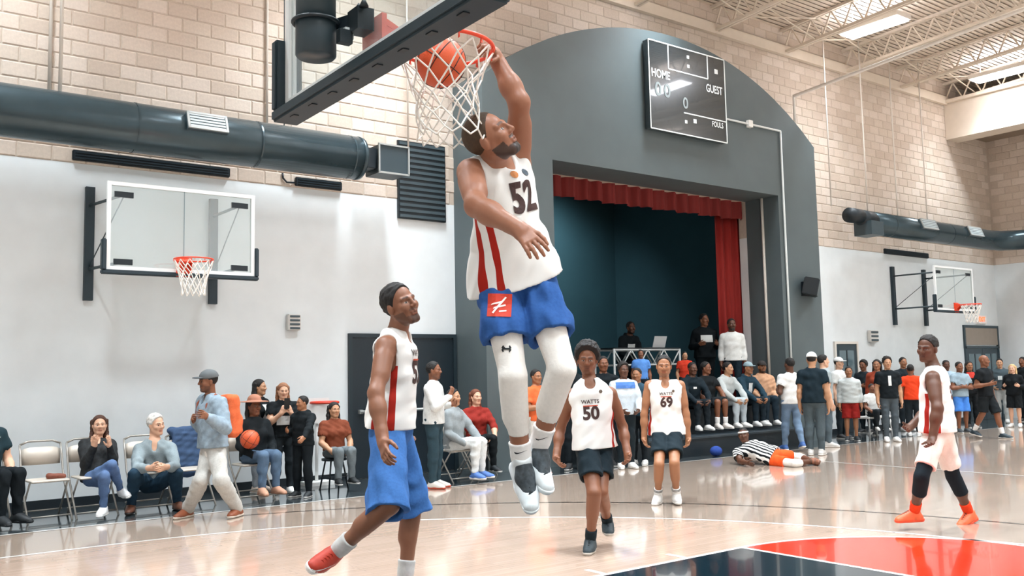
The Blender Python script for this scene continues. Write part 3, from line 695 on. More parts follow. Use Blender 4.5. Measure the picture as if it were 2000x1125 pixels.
# ------------------------------------------------------------------ smooth body surfaces from distance fields
def nz(v):
    v = np.asarray(v, float); return v/(np.linalg.norm(v)+1e-12)
class Field:
    def __init__(s): s.pr = []; s.sub = []; s.cuts = []; s.fold = None
    def _bb(s, c, R): return np.asarray(c, np.float32), float(R)
    def cap(s, a, b, ra, rb=None, k=0.02, side=None, w=1.0, flat=False, where=None):
        """tapered capsule; side/w widen it along one axis; flat cuts the end b square"""
        rb = ra if rb is None else rb
        a = np.asarray(a, np.float32); b = np.asarray(b, np.float32); ba = b-a; l2 = float(ba @ ba)+1e-9; L = math.sqrt(l2)
        sd = None if side is None else nz(side).astype(np.float32)
        dirn = (ba/L).astype(np.float32)
        def f(P):
            pa = P-a; t = np.clip((pa @ ba)/l2, 0, 1); q = pa-t[..., None]*ba
            if sd is not None and w != 1.0:
                q = q-((q @ sd)*(1-1/w))[..., None]*sd
            d = np.sqrt(np.einsum('...i,...i->...', q, q))-(ra+(rb-ra)*t)
            if flat: d = np.maximum(d, (P-b) @ dirn)
            return d
        (s.pr if where is None else where).append((f, (a+b)/2, L/2+max(ra, rb)*max(1, w), k)); return s
    def ell(s, c, rad, ax, k=0.02, where=None):
        """ellipsoid; ax rows = axes"""
        c = np.asarray(c, np.float32); rad = np.asarray(rad, np.float32); A = np.asarray(ax, np.float32)
        def f(P):
            q = (P-c) @ A.T; n0 = q/rad; k0 = np.sqrt((n0*n0).sum(-1)); n1 = n0/rad; k1 = np.sqrt((n1*n1).sum(-1))+1e-6
            return k0*(k0-1)/k1
        (s.pr if where is None else where).append((f, c, float(rad.max()), k)); return s
    def box(s, c, half, ax, r=0.01, k=0.01, where=None):
        c = np.asarray(c, np.float32); h = np.asarray(half, np.float32)-r; A = np.asarray(ax, np.float32)
        def f(P):
            q = np.abs((P-c) @ A.T)-h
            return np.sqrt((np.maximum(q, 0)**2).sum(-1))+np.minimum(q.max(-1), 0)-r
        (s.pr if where is None else where).append((f, c, float(np.linalg.norm(half)), k)); return s
    def scap(s, *a, **kw): kw['where'] = s.sub; return s.cap(*a, **kw)
    def sell(s, *a, **kw): kw['where'] = s.sub; return s.ell(*a, **kw)
    def cut(s, pt, n): s.cuts.append((np.asarray(pt, np.float32), nz(n).astype(np.float32))); return s
    def bounds(s, pad=0.03):
        lo = np.min([c-R for _, c, R, _ in s.pr], 0)-pad; hi = np.max([c+R for _, c, R, _ in s.pr], 0)+pad
        for pt, n in s.cuts:      # shrink by axis-aligned cuts
            for i in range(3):
                if n[i] > 0.995: hi[i] = min(hi[i], pt[i]+pad)
                if n[i] < -0.995: lo[i] = max(lo[i], pt[i]-pad)
        return lo, hi
    def eval(s, P, bc=None, br=0.0, margin=0.07):
        d = np.full(P.shape[:-1], 9.0, np.float32)
        def run(lst, d, sign):
            for f, c, R, k in lst:
                if bc is None:
                    e = f(P); sel = slice(None)
                else:
                    sel = np.nonzero(((bc-c)**2).sum(-1) < (R+br+margin)**2)[0]
                    if not len(sel): continue
                    e = f(P[sel])
                if sign > 0:
                    cur = d[sel]; h = np.maximum(k-np.abs(cur-e), 0)/max(k, 1e-6)
                    d[sel] = np.minimum(cur, e)-h*h*k*0.25
                else:
                    cur = d[sel]; e = -e; h = np.maximum(k-np.abs(cur-e), 0)/max(k, 1e-6)
                    d[sel] = np.maximum(cur, e)+h*h*k*0.25
            return d
        d = run(s.pr, d, 1)
        if s.fold is not None: d = d+s.fold(P)
        d = run(s.sub, d, -1)
        for pt, n in s.cuts: d = np.maximum(d, (P-pt) @ n)
        return d
    def mesh(s, h, lo=None, hi=None):
        if lo is None: lo, hi = s.bounds(2.5*h)
        lo = np.asarray(lo, np.float32); hi = np.asarray(hi, np.float32); B = 8
        nb = np.maximum(1, np.ceil((hi-lo)/(h*B)).astype(int)); n = nb*B
        gi = np.stack(np.meshgrid(*[np.arange(q) for q in nb], indexing='ij'), -1).reshape(-1, 3)
        bc = lo+(gi*B+(B-1)/2)*h
        br = B*h*0.87
        dc = s.eval(bc.astype(np.float32))
        keep = np.nonzero(np.abs(dc) < br*1.25+0.035)[0]
        G = np.empty((len(gi), B, B, B), np.float32); G[:] = dc[:, None, None, None]
        loc = np.stack(np.meshgrid(*[np.arange(B)]*3, indexing='ij'), -1).reshape(-1, 3)*h
        for ch in np.array_split(keep, max(1, len(keep)//1500)):
            P = (lo+gi[ch]*B*h)[:, None, :]+loc[None]
            G[ch] = s.eval(P.astype(np.float32), bc[ch].astype(np.float32), br).reshape(-1, B, B, B)
        D = G.reshape(*nb, B, B, B).transpose(0, 3, 1, 4, 2, 5).reshape(*n)
        return nets(D, lo, h)
def nets(D, lo, h):
    S = D < 0
    c = [S[i:S.shape[0]-1+i, j:S.shape[1]-1+j, k:S.shape[2]-1+k] for i in (0, 1) for j in (0, 1) for k in (0, 1)]
    a = c[0].copy(); o = c[0].copy()
    for q in c[1:]: a &= q; o |= q
    act = o & ~a
    I = np.argwhere(act)
    if not len(I): return np.zeros((0, 3)), np.zeros((0, 4), int)
    idx = np.full(act.shape, -1, np.int32); idx[act] = np.arange(len(I))
    corner = np.array([(i, j, k) for i in (0, 1) for j in (0, 1) for k in (0, 1)])
    val = np.stack([D[I[:, 0]+q[0], I[:, 1]+q[1], I[:, 2]+q[2]] for q in corner], 1)
    acc = np.zeros((len(I), 3), np.float32); cnt = np.zeros(len(I), np.float32)
    for p in range(8):
        for q in range(p+1, 8):
            if np.abs(corner[p]-corner[q]).sum() != 1: continue
            m = (val[:, p] < 0) != (val[:, q] < 0)
            t = val[m, p]/(val[m, p]-val[m, q])
            acc[m] += corner[p]+t[:, None]*(corner[q]-corner[p]); cnt[m] += 1
    V = lo+(I+acc/cnt[:, None])*h
    F = []
    for ax in range(3):
        u, v = (ax+1) % 3, (ax+2) % 3
        sl0 = [slice(None)]*3; sl1 = [slice(None)]*3
        sl0[ax] = slice(0, -1); sl1[ax] = slice(1, None)
        A, Bq = S[tuple(sl0)], S[tuple(sl1)]
        E = np.argwhere(A != Bq)
        ok = (E[:, u] > 0) & (E[:, v] > 0) & (E[:, u] < S.shape[u]-1) & (E[:, v] < S.shape[v]-1); E = E[ok]
        if not len(E): continue
        flip = A[E[:, 0], E[:, 1], E[:, 2]]
        def cell(du, dv):
            q = E.copy(); q[:, u] -= du; q[:, v] -= dv; return idx[q[:, 0], q[:, 1], q[:, 2]]
        Q = np.stack([cell(1, 1), cell(0, 1), cell(0, 0), cell(1, 0)], 1)
        Q[~flip] = Q[~flip][:, ::-1]
        F.append(Q)
    return V.astype(np.float64), np.concatenate(F)
def smooth(V, F, it=1, lam=0.5):
    E = np.concatenate([F[:, [0, 1]], F[:, [1, 2]], F[:, [2, 3]], F[:, [3, 0]]])
    n = len(V); deg = np.bincount(E[:, 0], minlength=n)+np.bincount(E[:, 1], minlength=n)
    for _ in range(it):
        A = np.stack([np.bincount(E[:, 0], V[E[:, 1], i], n)+np.bincount(E[:, 1], V[E[:, 0], i], n) for i in range(3)], 1)
        V = V+lam*(A/np.maximum(deg, 1)[:, None]-V)
    return V
def mesh_obj(name, V, F, mats, parent=None, tone=None, attrs=None):
    me = bpy.data.meshes.new(name)
    me.vertices.add(len(V)); me.vertices.foreach_set('co', np.asarray(V, np.float32).ravel())
    nq = len(F); me.loops.add(4*nq); me.loops.foreach_set('vertex_index', np.asarray(F, np.int32).ravel())
    me.polygons.add(nq); me.polygons.foreach_set('loop_start', np.arange(0, 4*nq, 4, dtype=np.int32))
    me.polygons.foreach_set('use_smooth', np.ones(nq, bool))
    me.update(calc_edges=True)
    for m in (mats if isinstance(mats, (list, tuple)) else [mats]): me.materials.append(m)
    if tone is not None:
        at = me.color_attributes.new('tone', 'FLOAT_COLOR', 'POINT')
        at.data.foreach_set('color', np.concatenate([tone, np.ones((len(tone), 1))], 1).astype(np.float32).ravel())
    for k, a in (attrs or {}).items():
        at = me.attributes.new(k, 'FLOAT', 'POINT'); at.data.foreach_set('value', np.asarray(a, np.float32))
    o = bpy.data.objects.new(name, me)
    return link(o, parent)
def folds(seed, amp, wl, axis=None):
    """soft cloth folds as a small displacement"""
    R = np.random.RandomState(seed); ks = []
    for i in range(5):
        d = R.normal(size=3)
        if axis is not None: d = d-0.75*(d @ axis)*axis
        d = nz(d)*(2*math.pi/(wl*R.uniform(0.7, 1.7))); ks.append((d.astype(np.float32), R.uniform(0, 6.28), R.uniform(0.5, 1)))
    def f(P):
        w_ = 0.0; t = 0.0
        for i, (d, p, a) in enumerate(ks):
            ph = P @ d+p
            if i: ph = ph+0.8*np.sin(w_)
            else: w_ = ph*0.6
            t = t+a*np.sin(ph)
        return (amp*t/2.2).astype(np.float32)
    return f
# ------------------------------------------------------------------ people
TONES = {'dark': '#5b3826', 'brown': '#7c4d34', 'mid': '#9c6a4a', 'tan': '#b98a69', 'light': '#d9a98c', 'pale': '#e4bca3'}
PX = np.array([1.0, 0, 0])
class Pose:
    """joints in world space, with person's own left and right"""
    def __init__(s, J, H, hf=None, hu=None, front=None):
        s.J = {k: np.asarray(v, float) for k, v in J.items()}; s.H = H; s.k = H/1.8
        J = s.J
        s.up = nz(J['nk']-J['pl'])
        r = nz(J['rs']-J['ls']); s.cr = nz(r-s.up*(r @ s.up)); s.cf = nz(np.cross(s.up, s.cr))
        r = nz(J['rh']-J['lh']); s.pr = nz(r-s.up*(r @ s.up)*0.5)
        s.hf = nz(hf if hf is not None else s.cf); hu = nz(hu if hu is not None else (s.up*0.5+np.array([0, 0, 1.0])))
        s.hr = nz(np.cross(s.hf, hu)); s.hu = np.cross(s.hr, s.hf)
        s.lowest = min(J['la'][2], J['ra'][2])
FR = dict(torso=0.288, sh=0.102, ua=0.172, fa=0.150, hand=0.105, hip=0.052, th=0.245, sk=0.243, hd=0.096, foot=0.12)
def solve(p, px, L, near):
    """point on the pixel's ray at distance L from p (nearer or farther solution)"""
    d = ray(*px); dn = d/np.linalg.norm(d); v = p-CAM; b = v @ dn; c = v @ v-L*L; q = b*b-c
    if q <= 0:
        x = CAM+dn*b; return p+nz(x-p)*min(np.linalg.norm(x-p), L*1.12)
    q = math.sqrt(q); return CAM+dn*(b-q if near else b+q)
def pixel_pose(H, D, j, **kw):
    """j: joint -> (px, py, near) in photo pixels; D depth of the pelvis; bone lengths from the height"""
    J = {}; J['pl'] = at_depth(j['pl'][0], j['pl'][1], D)
    def go(n, par, L): J[n] = solve(J[par], j[n][:2], L*H, j[n][2] < 0)
    go('nk', 'pl', FR['torso']); go('ls', 'nk', FR['sh']); go('rs', 'nk', FR['sh']); go('lh', 'pl', FR['hip']); go('rh', 'pl', FR['hip'])
    go('hd', 'nk', FR['hd'])
    for s in 'lr':
        go(s+'e', s+'s', FR['ua']); go(s+'w', s+'e', FR['fa']); go(s+'f', s+'w', FR['hand'])
        go(s+'k', s+'h', FR['th']); go(s+'a', s+'k', FR['sk']); go(s+'t', s+'a', FR['foot'])
    return Pose(J, H, **kw)
def stand_pose(pos, yaw, H, arms=('down', 'down'), stride=0.0, lean=0.0, hyaw=0.0, hpitch=0.0, wide=0.09, seat=None, knees=0.12, spread=0.0, tuck=0.0):
    """preset pose; yaw = facing direction; seat = seat height when seated"""
    f = np.array([math.cos(yaw), math.sin(yaw), 0]); r = np.array([f[1], -f[0], 0]); z = np.array([0, 0, 1.0]); k = H
    pos = np.asarray(pos, float); J = {}
    if seat is None:
        pl = pos+z*0.525*k-(z*0.02 if stride else 0)
        for s, sg in (('l', -1), ('r', 1)):
            st = stride*(1 if s == 'l' else -1)*0.5
            J[s+'h'] = pl+r*sg*FR['hip']*k
            an = pos+r*sg*wide+f*st+z*(0.045*k+(0.06 if st < -0.1 else 0)); J[s+'a'] = an
            mid = (J[s+'h']+an)/2; J[s+'k'] = mid+f*(0.02+0.05*abs(st)+(0.06 if st < 0 and stride else 0))
            J[s+'t'] = an+f*FR['foot']*k-z*0.028*k+r*sg*0.03-(z*0.05 if st < -0.1 else 0)
    else:
        pl = pos+z*(seat+0.075)
        for s, sg in (('l', -1), ('r', 1)):
            J[s+'h'] = pl+r*sg*FR['hip']*k
            J[s+'k'] = pl+f*FR['th']*k*0.97+r*sg*(wide+spread)+z*0.03
            fz = pos[2]
            J[s+'a'] = J[s+'k']*np.array([1, 1, 0])+z*(fz+0.045*k)-f*(0.02+tuck)+r*sg*0.01
            if J[s+'k'][2]-J[s+'a'][2] > 0.26*k: J[s+'a'][2] = J[s+'k'][2]-0.245*k
            J[s+'t'] = J[s+'a']+f*FR['foot']*k-z*0.028*k+r*sg*0.03
    J['pl'] = pl; up = nz(z+f*lean); J['nk'] = pl+up*FR['torso']*k
    for s, sg in (('l', -1), ('r', 1)):
        sh = J['nk']+r*sg*FR['sh']*k-up*0.042*k; J[s+'s'] = sh
        a = arms[0 if s == 'l' else 1]; UA, FA, HA = FR['ua']*k, FR['fa']*k, FR['hand']*k; o = r*sg
        if a == 'down': e = sh-z*UA*0.97+o*0.045-f*0.02; w_ = e-z*FA*0.96+f*0.06+o*0.01; h = w_-z*HA*0.9+f*0.03
        elif a == 'bent': e = sh-z*UA*0.9+o*0.07-f*0.06; w_ = e+nz(f*0.9-o*0.25+z*0.15)*FA; h = w_+nz(f-o*0.4+z*0.2)*HA*0.8
        elif a == 'phone': e = sh-z*UA*0.85+o*0.04+f*0.09; w_ = e+nz(f*0.6-o*0.55+z*0.55)*FA; h = w_+nz(z*0.8-o*0.3+f*0.3)*HA*0.75
        elif a == 'clap': e = sh-z*UA*0.85+o*0.05+f*0.1; w_ = e+nz(f*0.45-o*0.62+z*0.62)*FA; h = w_+nz(z*0.85-o*0.25+f*0.3)*HA*0.9
        elif a == 'cross': e = sh-z*UA*0.9+o*0.07+f*0.07; w_ = e+nz(f*0.35-o*0.95+z*0.12)*FA; h = w_+nz(-o-f*0.1)*HA*0.7
        elif a == 'hip': e = sh-z*UA*0.75+o*0.16-f*0.06; w_ = e+nz(-o*0.6-z*0.75+f*0.15)*FA; h = w_+nz(-o*0.5-z*0.2+f*0.5)*HA*0.6
        elif a == 'lap': e = sh-z*UA*0.9+o*0.06+f*0.06; w_ = e+nz(f*0.75-z*0.5-o*0.35)*FA; h = w_+nz(f*0.7-z*0.4-o*0.6)*HA*0.8
        elif a == 'knees': e = sh-z*UA*0.75+o*0.05+f*0.17; w_ = e+nz(f*0.7-z*0.55-o*0.3)*FA; h = w_+nz(f*0.5-z*0.5-o*0.7)*HA*0.8
        elif a == 'out': e = sh-z*UA*0.5+o*0.10+f*0.2; w_ = e+nz(f*0.75-z*0.55+o*0.15)*FA; h = w_+nz(f*0.8-z*0.5)*HA*0.9
        elif a == 'chin': e = sh-z*UA*0.85+o*0.03+f*0.12; w_ = e+nz(f*0.25-o*0.4+z*0.85)*FA; h = w_+nz(z*0.6-o*0.4-f*0.1)*HA*0.6
        else: e, w_, h = a(sh, f, o, z, UA, FA, HA)
        J[s+'e'], J[s+'w'], J[s+'f'] = e, w_, h
    hy = yaw+hyaw; hf = np.array([math.cos(hy)*math.cos(hpitch), math.sin(hy)*math.cos(hpitch), math.sin(hpitch)])
    J['hd'] = J['nk']+(up*0.8+z*0.2)*FR['hd']*k+hf*0.012
    return Pose(J, H, hf=hf, hu=z)

def head_prims(F, P, build):
    k = P.k; C = P.J['hd']; R, U, N = P.hr, P.hu, P.hf; A = np.stack([R, U, N])
    L = lambda x, y, z: C+k*(R*x+U*y+N*z)
    F.cap(P.J['nk']-P.up*0.03*k, L(0, -0.055, -0.022), 0.060*k*build, 0.056*k, 0.03)
    F.ell(L(0, 0.032, -0.012), np.array([0.077, 0.088, 0.097])*k, A, 0.02)
    F.ell(L(0, -0.035, 0.024), np.array([0.063, 0.080, 0.066])*k, A, 0.03)
    F.cap(L(-0.016, -0.098, 0.062), L(0.016, -0.098, 0.062), 0.019*k, None, 0.02)
    for s in (-1, 1):
        F.cap(L(s*0.052, -0.055, 0.002), L(s*0.02, -0.097, 0.055), 0.021*k, 0.019*k, 0.025)
        F.ell(L(s*0.040, -0.022, 0.060), np.array([0.027, 0.026, 0.026])*k, A, 0.02)
        F.cap(L(s*0.014, 0.021, 0.084), L(s*0.046, 0.022, 0.070), 0.0115*k, 0.010*k, 0.014)
        F.ell(L(s*0.079, -0.008, -0.006), np.array([0.011, 0.031, 0.019])*k, A, 0.008)
    F.cap(L(0, 0.014, 0.089), L(0, -0.024, 0.106), 0.0085*k, 0.0125*k, 0.012)
    for s in (-1, 1): F.ell(L(s*0.013, -0.029, 0.096), np.array([0.0095, 0.0085, 0.0105])*k, A, 0.008)
    for s in (-1, 1): F.sell(L(s*0.031, 0.002, 0.099), np.array([0.019, 0.011, 0.015])*k, A, 0.012)
    for s in (-1, 1): F.ell(L(s*0.031, 0.000, 0.071), np.array([0.0145, 0.0125, 0.0135])*k, A, 0.003)
    F.cap(L(-0.019, -0.057, 0.082), L(0.019, -0.057, 0.082), 0.0075*k, None, 0.006); F.cap(L(0, -0.056, 0.088), L(0, -0.0561, 0.088), 0.008*k, None, 0.008)
    F.cap(L(-0.015, -0.070, 0.081), L(0.015, -0.070, 0.081), 0.0085*k, None, 0.006)
def arm_prims(F, P, s, g=0.0, upto=2.0, m=1.0):
    J, k = P.J, P.k; S, E, W = J[s+'s'], J[s+'e'], J[s+'w']
    F.cap(S, E, (0.054*m*k+g), (0.042*m*k+g), 0.03)
    ub = S+(E-S)*0.45+nz(P.cf)*0.008*k; F.cap(S+(E-S)*0.3, S+(E-S)*0.62+P.cf*0.008*k, 0.050*m*k+g, 0.046*m*k+g, 0.03)
    if upto > 1:
        t = min(1.0, upto-1); X = E+(W-E)*t
        F.cap(E, E+(W-E)*min(0.35, t), 0.042*m*k+g, 0.045*m*k+g, 0.03)
        F.cap(E+(W-E)*min(0.30, t), X, 0.044*m*k+g, (0.044+(0.029-0.044)*t)*m*k+g, 0.03)
def leg_prims(F, P, s, g=0.0, upto=2.0, m=1.0):
    J, k = P.J, P.k; S, E, W = J[s+'h'], J[s+'k'], J[s+'a']
    F.cap(S, E, 0.088*m*k+g, 0.056*m*k+g, 0.04)
    if upto > 1:
        t = min(1.0, upto-1); ax = nz(W-E); back = nz(S-E); bk = -nz(np.cross(ax, np.cross(nz(E-S)*1.0+P.cf*0.3, ax)))
        c = E+(W-E)*0.30-P.cf*0.018*k
        F.cap(E, E+(W-E)*t, 0.053*m*k+g, (0.053+(0.036-0.053)*t)*m*k+g, 0.03)
        if t > 0.3: F.cap(E+(W-E)*0.14-P.cf*0.010*k, c+(W-E)*0.12, 0.050*m*k+g, 0.047*m*k+g, 0.04)
def torso_prims(F, P, g=0.0, m=1.0, hem=0.0, female=False):
    J, k = P.J, P.k; pl, nk = J['pl'], J['nk']; up = nk-pl; r = P.cr; f = P.cf
    pr = P.pr
    F.cap(pl-up*0.02, pl+up*0.18, 0.105*m*k+g, 0.100*m*k+g, 0.04, side=pr, w=1.42)
    F.cap(pl+up*0.15, pl+up*0.48, 0.098*m*k+g, 0.104*m*k+g, 0.05, side=r, w=1.30)
    F.cap(pl+up*0.48+f*0.006, pl+up*0.78+f*0.008, 0.108*m*k+g, 0.106*m*k+g, 0.05, side=r, w=1.33)
    F.cap(pl+up*0.80, nk-up*0.05, 0.088*m*k+g, 0.052*m*k+g, 0.05, side=r, w=1.25)
    for s in 'lr':
        sh = J[s+'s']; F.cap(nk-up*0.04, sh-(sh-nk)*0.10-up*0.02, 0.050*m*k+g, 0.052*m*k+g, 0.05)
        F.cap(pl+up*0.60+(sh-nk)*0.45+f*0.035*k, sh-(sh-nk)*0.15-up*0.06, 0.070*m*k+g, 0.058*m*k+g, 0.05)
    if female:
        for s in (-1, 1): F.ell(pl+up*0.62+r*s*0.075*k+f*0.10*k, np.array([0.062, 0.06, 0.055])*k+g, np.stack([r, nz(up), f]), 0.04)
def hand_frame(P, s):
    W, T = P.J[s+'w'], P.J[s+'f']; d = nz(T-W); sg = -1 if s == 'l' else 1
    return W, d, sg
def hand_prims(F, P, s, curl=0.5, spread=0.12, pn=None, grip=None):
    """palm, four fingers and thumb; pn = palm-facing normal"""
    W, d, sg = hand_frame(P, s); k = P.k*0.98
    if pn is None:
        inw = (P.J['pl']+P.J['nk'])/2-W; pn = inw-d*(inw @ d)
        if np.linalg.norm(pn) < 0.02: pn = P.cf
    pn = nz(pn-d*(pn @ d)); sd = np.cross(d, pn)*sg   # sd: towards the thumb side
    if (sd @ P.cf) < -0.3: sd = -sd
    F.cap(P.J[s+'e']+(W-P.J[s+'e'])*0.8, W+d*0.01, 0.030*k, 0.027*k, 0.02)
    F.cap(W, W+d*0.030*k, 0.026*k, 0.027*k, 0.015, side=sd, w=1.25)
    for q in (-0.026, -0.009, 0.009, 0.026): F.cap(W+d*0.022*k+sd*q*0.7*k, W+d*0.088*k+sd*q*k, 0.016*k, 0.0125*k, 0.012)
    tips = (0.072, 0.082, 0.078, 0.060)
    for i, q in enumerate((0.030, 0.010, -0.011, -0.030)):
        b = W+d*0.090*k+sd*q*k; dr = nz(d+sd*q*spread*12); p = b; c = curl*(0.75+0.12*i)
        for j, (fr, r0, r1) in enumerate(((0.45, 0.0098, 0.0088), (0.31, 0.0088, 0.0080), (0.26, 0.0080, 0.0068))):
            a = c*(0.55+0.75*j) if j else c*0.6
            dr = nz(dr*math.cos(a)+pn*math.sin(a)); e = p+dr*tips[i]*fr*k; F.cap(p, e, r0*k, r1*k, 0.004); p = e
    b = W+d*0.028*k+sd*0.026*k; m1 = b+nz(d*0.7+sd*0.6+pn*0.35)*0.042*k; m2 = m1+nz(d*0.9+sd*0.25+pn*(0.25+curl*0.4))*0.032*k; m3 = m2+nz(d*0.95+pn*(0.3+curl*0.5))*0.026*k
    F.cap(b, m1, 0.017*k, 0.0115*k, 0.015); F.cap(m1, m2, 0.0110*k, 0.0098*k, 0.006); F.cap(m2, m3, 0.0098*k, 0.0078*k, 0.005)
def make_body(P, tone, res, fine, build=1.0, hands=(None, None), female=False, beard=0, muscle=1.0, face=True, glasses=False):
    F = Field(); torso_prims(F, P, 0, build, female=female)
    for s in 'lr': arm_prims(F, P, s, m=muscle); leg_prims(F, P, s, m=muscle*0.5+0.5)
    head_prims(F, P, muscle)
    for s, hp in zip('lr', hands): hand_prims(F, P, s, **(hp or {}))
    for s in 'lr': F.cap(P.J[s+'a'], P.J[s+'a']+(P.J[s+'t']-P.J[s+'a'])*0.3, 0.032*P.k, 0.022*P.k, 0.02)
    V, Q = F.mesh(res)
    boxes = [(P.J['hd']-0.165*P.k, P.J['hd']+0.165*P.k)]
    for s in 'lr':
        c = P.J[s+'w']+nz(P.J[s+'f']-P.J[s+'w'])*0.075*P.k; boxes.append((c-0.125*P.k, c+0.125*P.k))
    Vs, Qs = [V], None; C = V[Q].mean(1); inside = np.zeros(len(Q), bool)
    for lo, hi in boxes: inside |= ((C > lo+res*0.9) & (C < hi-res*0.9)).all(1)
    # torso faces near a hand box stay
    Qs = [Q[~inside]]; n = len(V)
    for lo, hi in boxes:
        v, q = F.mesh(fine, lo, hi)
        Vs.append(v); Qs.append(q+n); n += len(v)
    V = np.concatenate(Vs); Q = np.concatenate(Qs)
    used = np.zeros(len(V), bool); used[Q.ravel()] = True; rm = np.cumsum(used)-1; V = V[used]; Q = rm[Q]
    # colour of the skin with brows, eyes, lips and beard
    base = np.array(lin(tone)); T = np.tile(base, (len(V), 1))
    q = (V-P.J['hd'])/P.k; x, y, z = q @ P.hr, q @ P.hu, q @ P.hf; ax = np.abs(x)
    near = (np.abs(y) < 0.135) & (ax < 0.085) & (z < 0.13) & (z > -0.05)
    def put(mask, c, a=1.0): T[mask & near] = T[mask & near]*(1-a)+np.array(c)*a
    lip = base*np.array([0.85, 0.55, 0.55]) if sum(base) > 0.5 else base*np.array([0.75, 0.6, 0.6])
    put((z > 0.06) & (ax < 0.024) & (y < -0.050) & (y > -0.078), lip, 0.7)
    put((z > 0.06) & (ax < 0.020) & (np.abs(y+0.0635) < 0.0025), lip*0.35, 0.8)
    if beard:
        put((z > 0.0) & (y < -0.045) & (y > -0.125) & ~((ax < 0.022) & (y > -0.078)) & (y < -0.075+0.5*(z < 0.06)), (0.012, 0.009, 0.008), 0.85*beard)
        put((z > 0.07) & (ax < 0.032) & (y < -0.040) & (y > -0.052), (0.012, 0.009, 0.008), 0.8*beard)
        put((z > 0.05) & (ax < 0.03) & (y < -0.078) & (y > -0.125), (0.012, 0.009, 0.008), 0.85*beard)
    put((z > 0.05) & (ax > 0.012) & (ax < 0.048) & (np.abs(y-0.026+0.1*np.maximum(0, ax-0.03)) < 0.0055), (0.015, 0.01, 0.008), 0.7)
    ew = ((ax-0.031)/0.0135)**2+(y/0.0062)**2
    put((z > 0.06) & (ew < 1.5), (0.03, 0.018, 0.014), 0.2)
    put((z > 0.06) & (ew < 0.8), (0.36, 0.31, 0.28))
    put((z > 0.06) & (ew < 0.9) & (np.abs(ax-0.031) < 0.0058), (0.02, 0.012, 0.008))
    return V, Q, T, F
def hair_field(P, kind):
    F = Field(); k = P.k; C = P.J['hd']; R, U, N = P.hr, P.hu, P.hf; A = np.stack([R, U, N]); L = lambda x, y, z: C+k*(R*x+U*y+N*z)
    if kind in ('short', 'fade', 'curly', 'afro', 'buzz', 'grey'):
        g = {'short': 0.007, 'fade': 0.008, 'curly': 0.022, 'afro': 0.034, 'buzz': 0.0025, 'grey': 0.012}[kind]
        F.ell(L(0, 0.034+g*0.5, -0.016), (np.array([0.077, 0.090, 0.097])+g)*k, A, 0.01)
        if kind in ('afro', 'curly'): F.fold = folds(5, 0.006*k, 0.035*k)
        elif kind != 'buzz': F.fold = folds(6, (0.005 if kind == 'grey' else 0.003)*k, 0.028*k)
        F.cut(L(0, 0.080, 0.056), N*0.88-U*0.48); F.cut(L(0, -0.045, -0.06), -U*0.9+N*0.44)
        if kind == 'fade': F.cut(L(0, 0.02, 0), -U)
    else:   # long
        F.ell(L(0, 0.036, -0.018), np.array([0.090, 0.098, 0.108])*k, A, 0.01)
        F.cut(L(0, 0.074, 0.060), N*0.86-U*0.5)
        F2 = Field(); F2.pr = []
        n = 9
        for i in range(n):
            a = -1.25+2.5*i/(n-1); x, z = math.sin(a)*0.088, -0.02-math.cos(a)*0.082
            p0 = L(x, 0.05, z*0.9+0.005); p1 = L(x*1.05, -0.10, z)
            ln = {'long': 0.26, 'wavy': 0.24, 'bob': 0.12}.get(kind, 0.22)
            b = P.J['nk']-P.up*(ln-0.08)*k+R*x*1.25*k*1.1-P.cf*0.075*k+N*0.0
            if abs(a) > 0.9 and kind != 'bob': b = b+P.cf*0.13*k+R*np.sign(x)*0.015*k
            w_ = {'wavy': 0.030}.get(kind, 0.023)
            F2.cap(p0, p1, 0.026*k, w_*k, 0.02); F2.cap(p1, b, w_*k, w_*0.75*k, 0.02)
        if kind == 'wavy': F2.fold = folds(8, 0.007*k, 0.05*k)
        else: F2.fold = folds(9, 0.003*k, 0.03*k)
        return [F, F2]
    return [F]
def join(parts):
    Vs, Qs, n = [], [], 0
    for v, q in parts: Vs.append(v); Qs.append(q+n); n += len(v)
    return np.concatenate(Vs), np.concatenate(Qs)
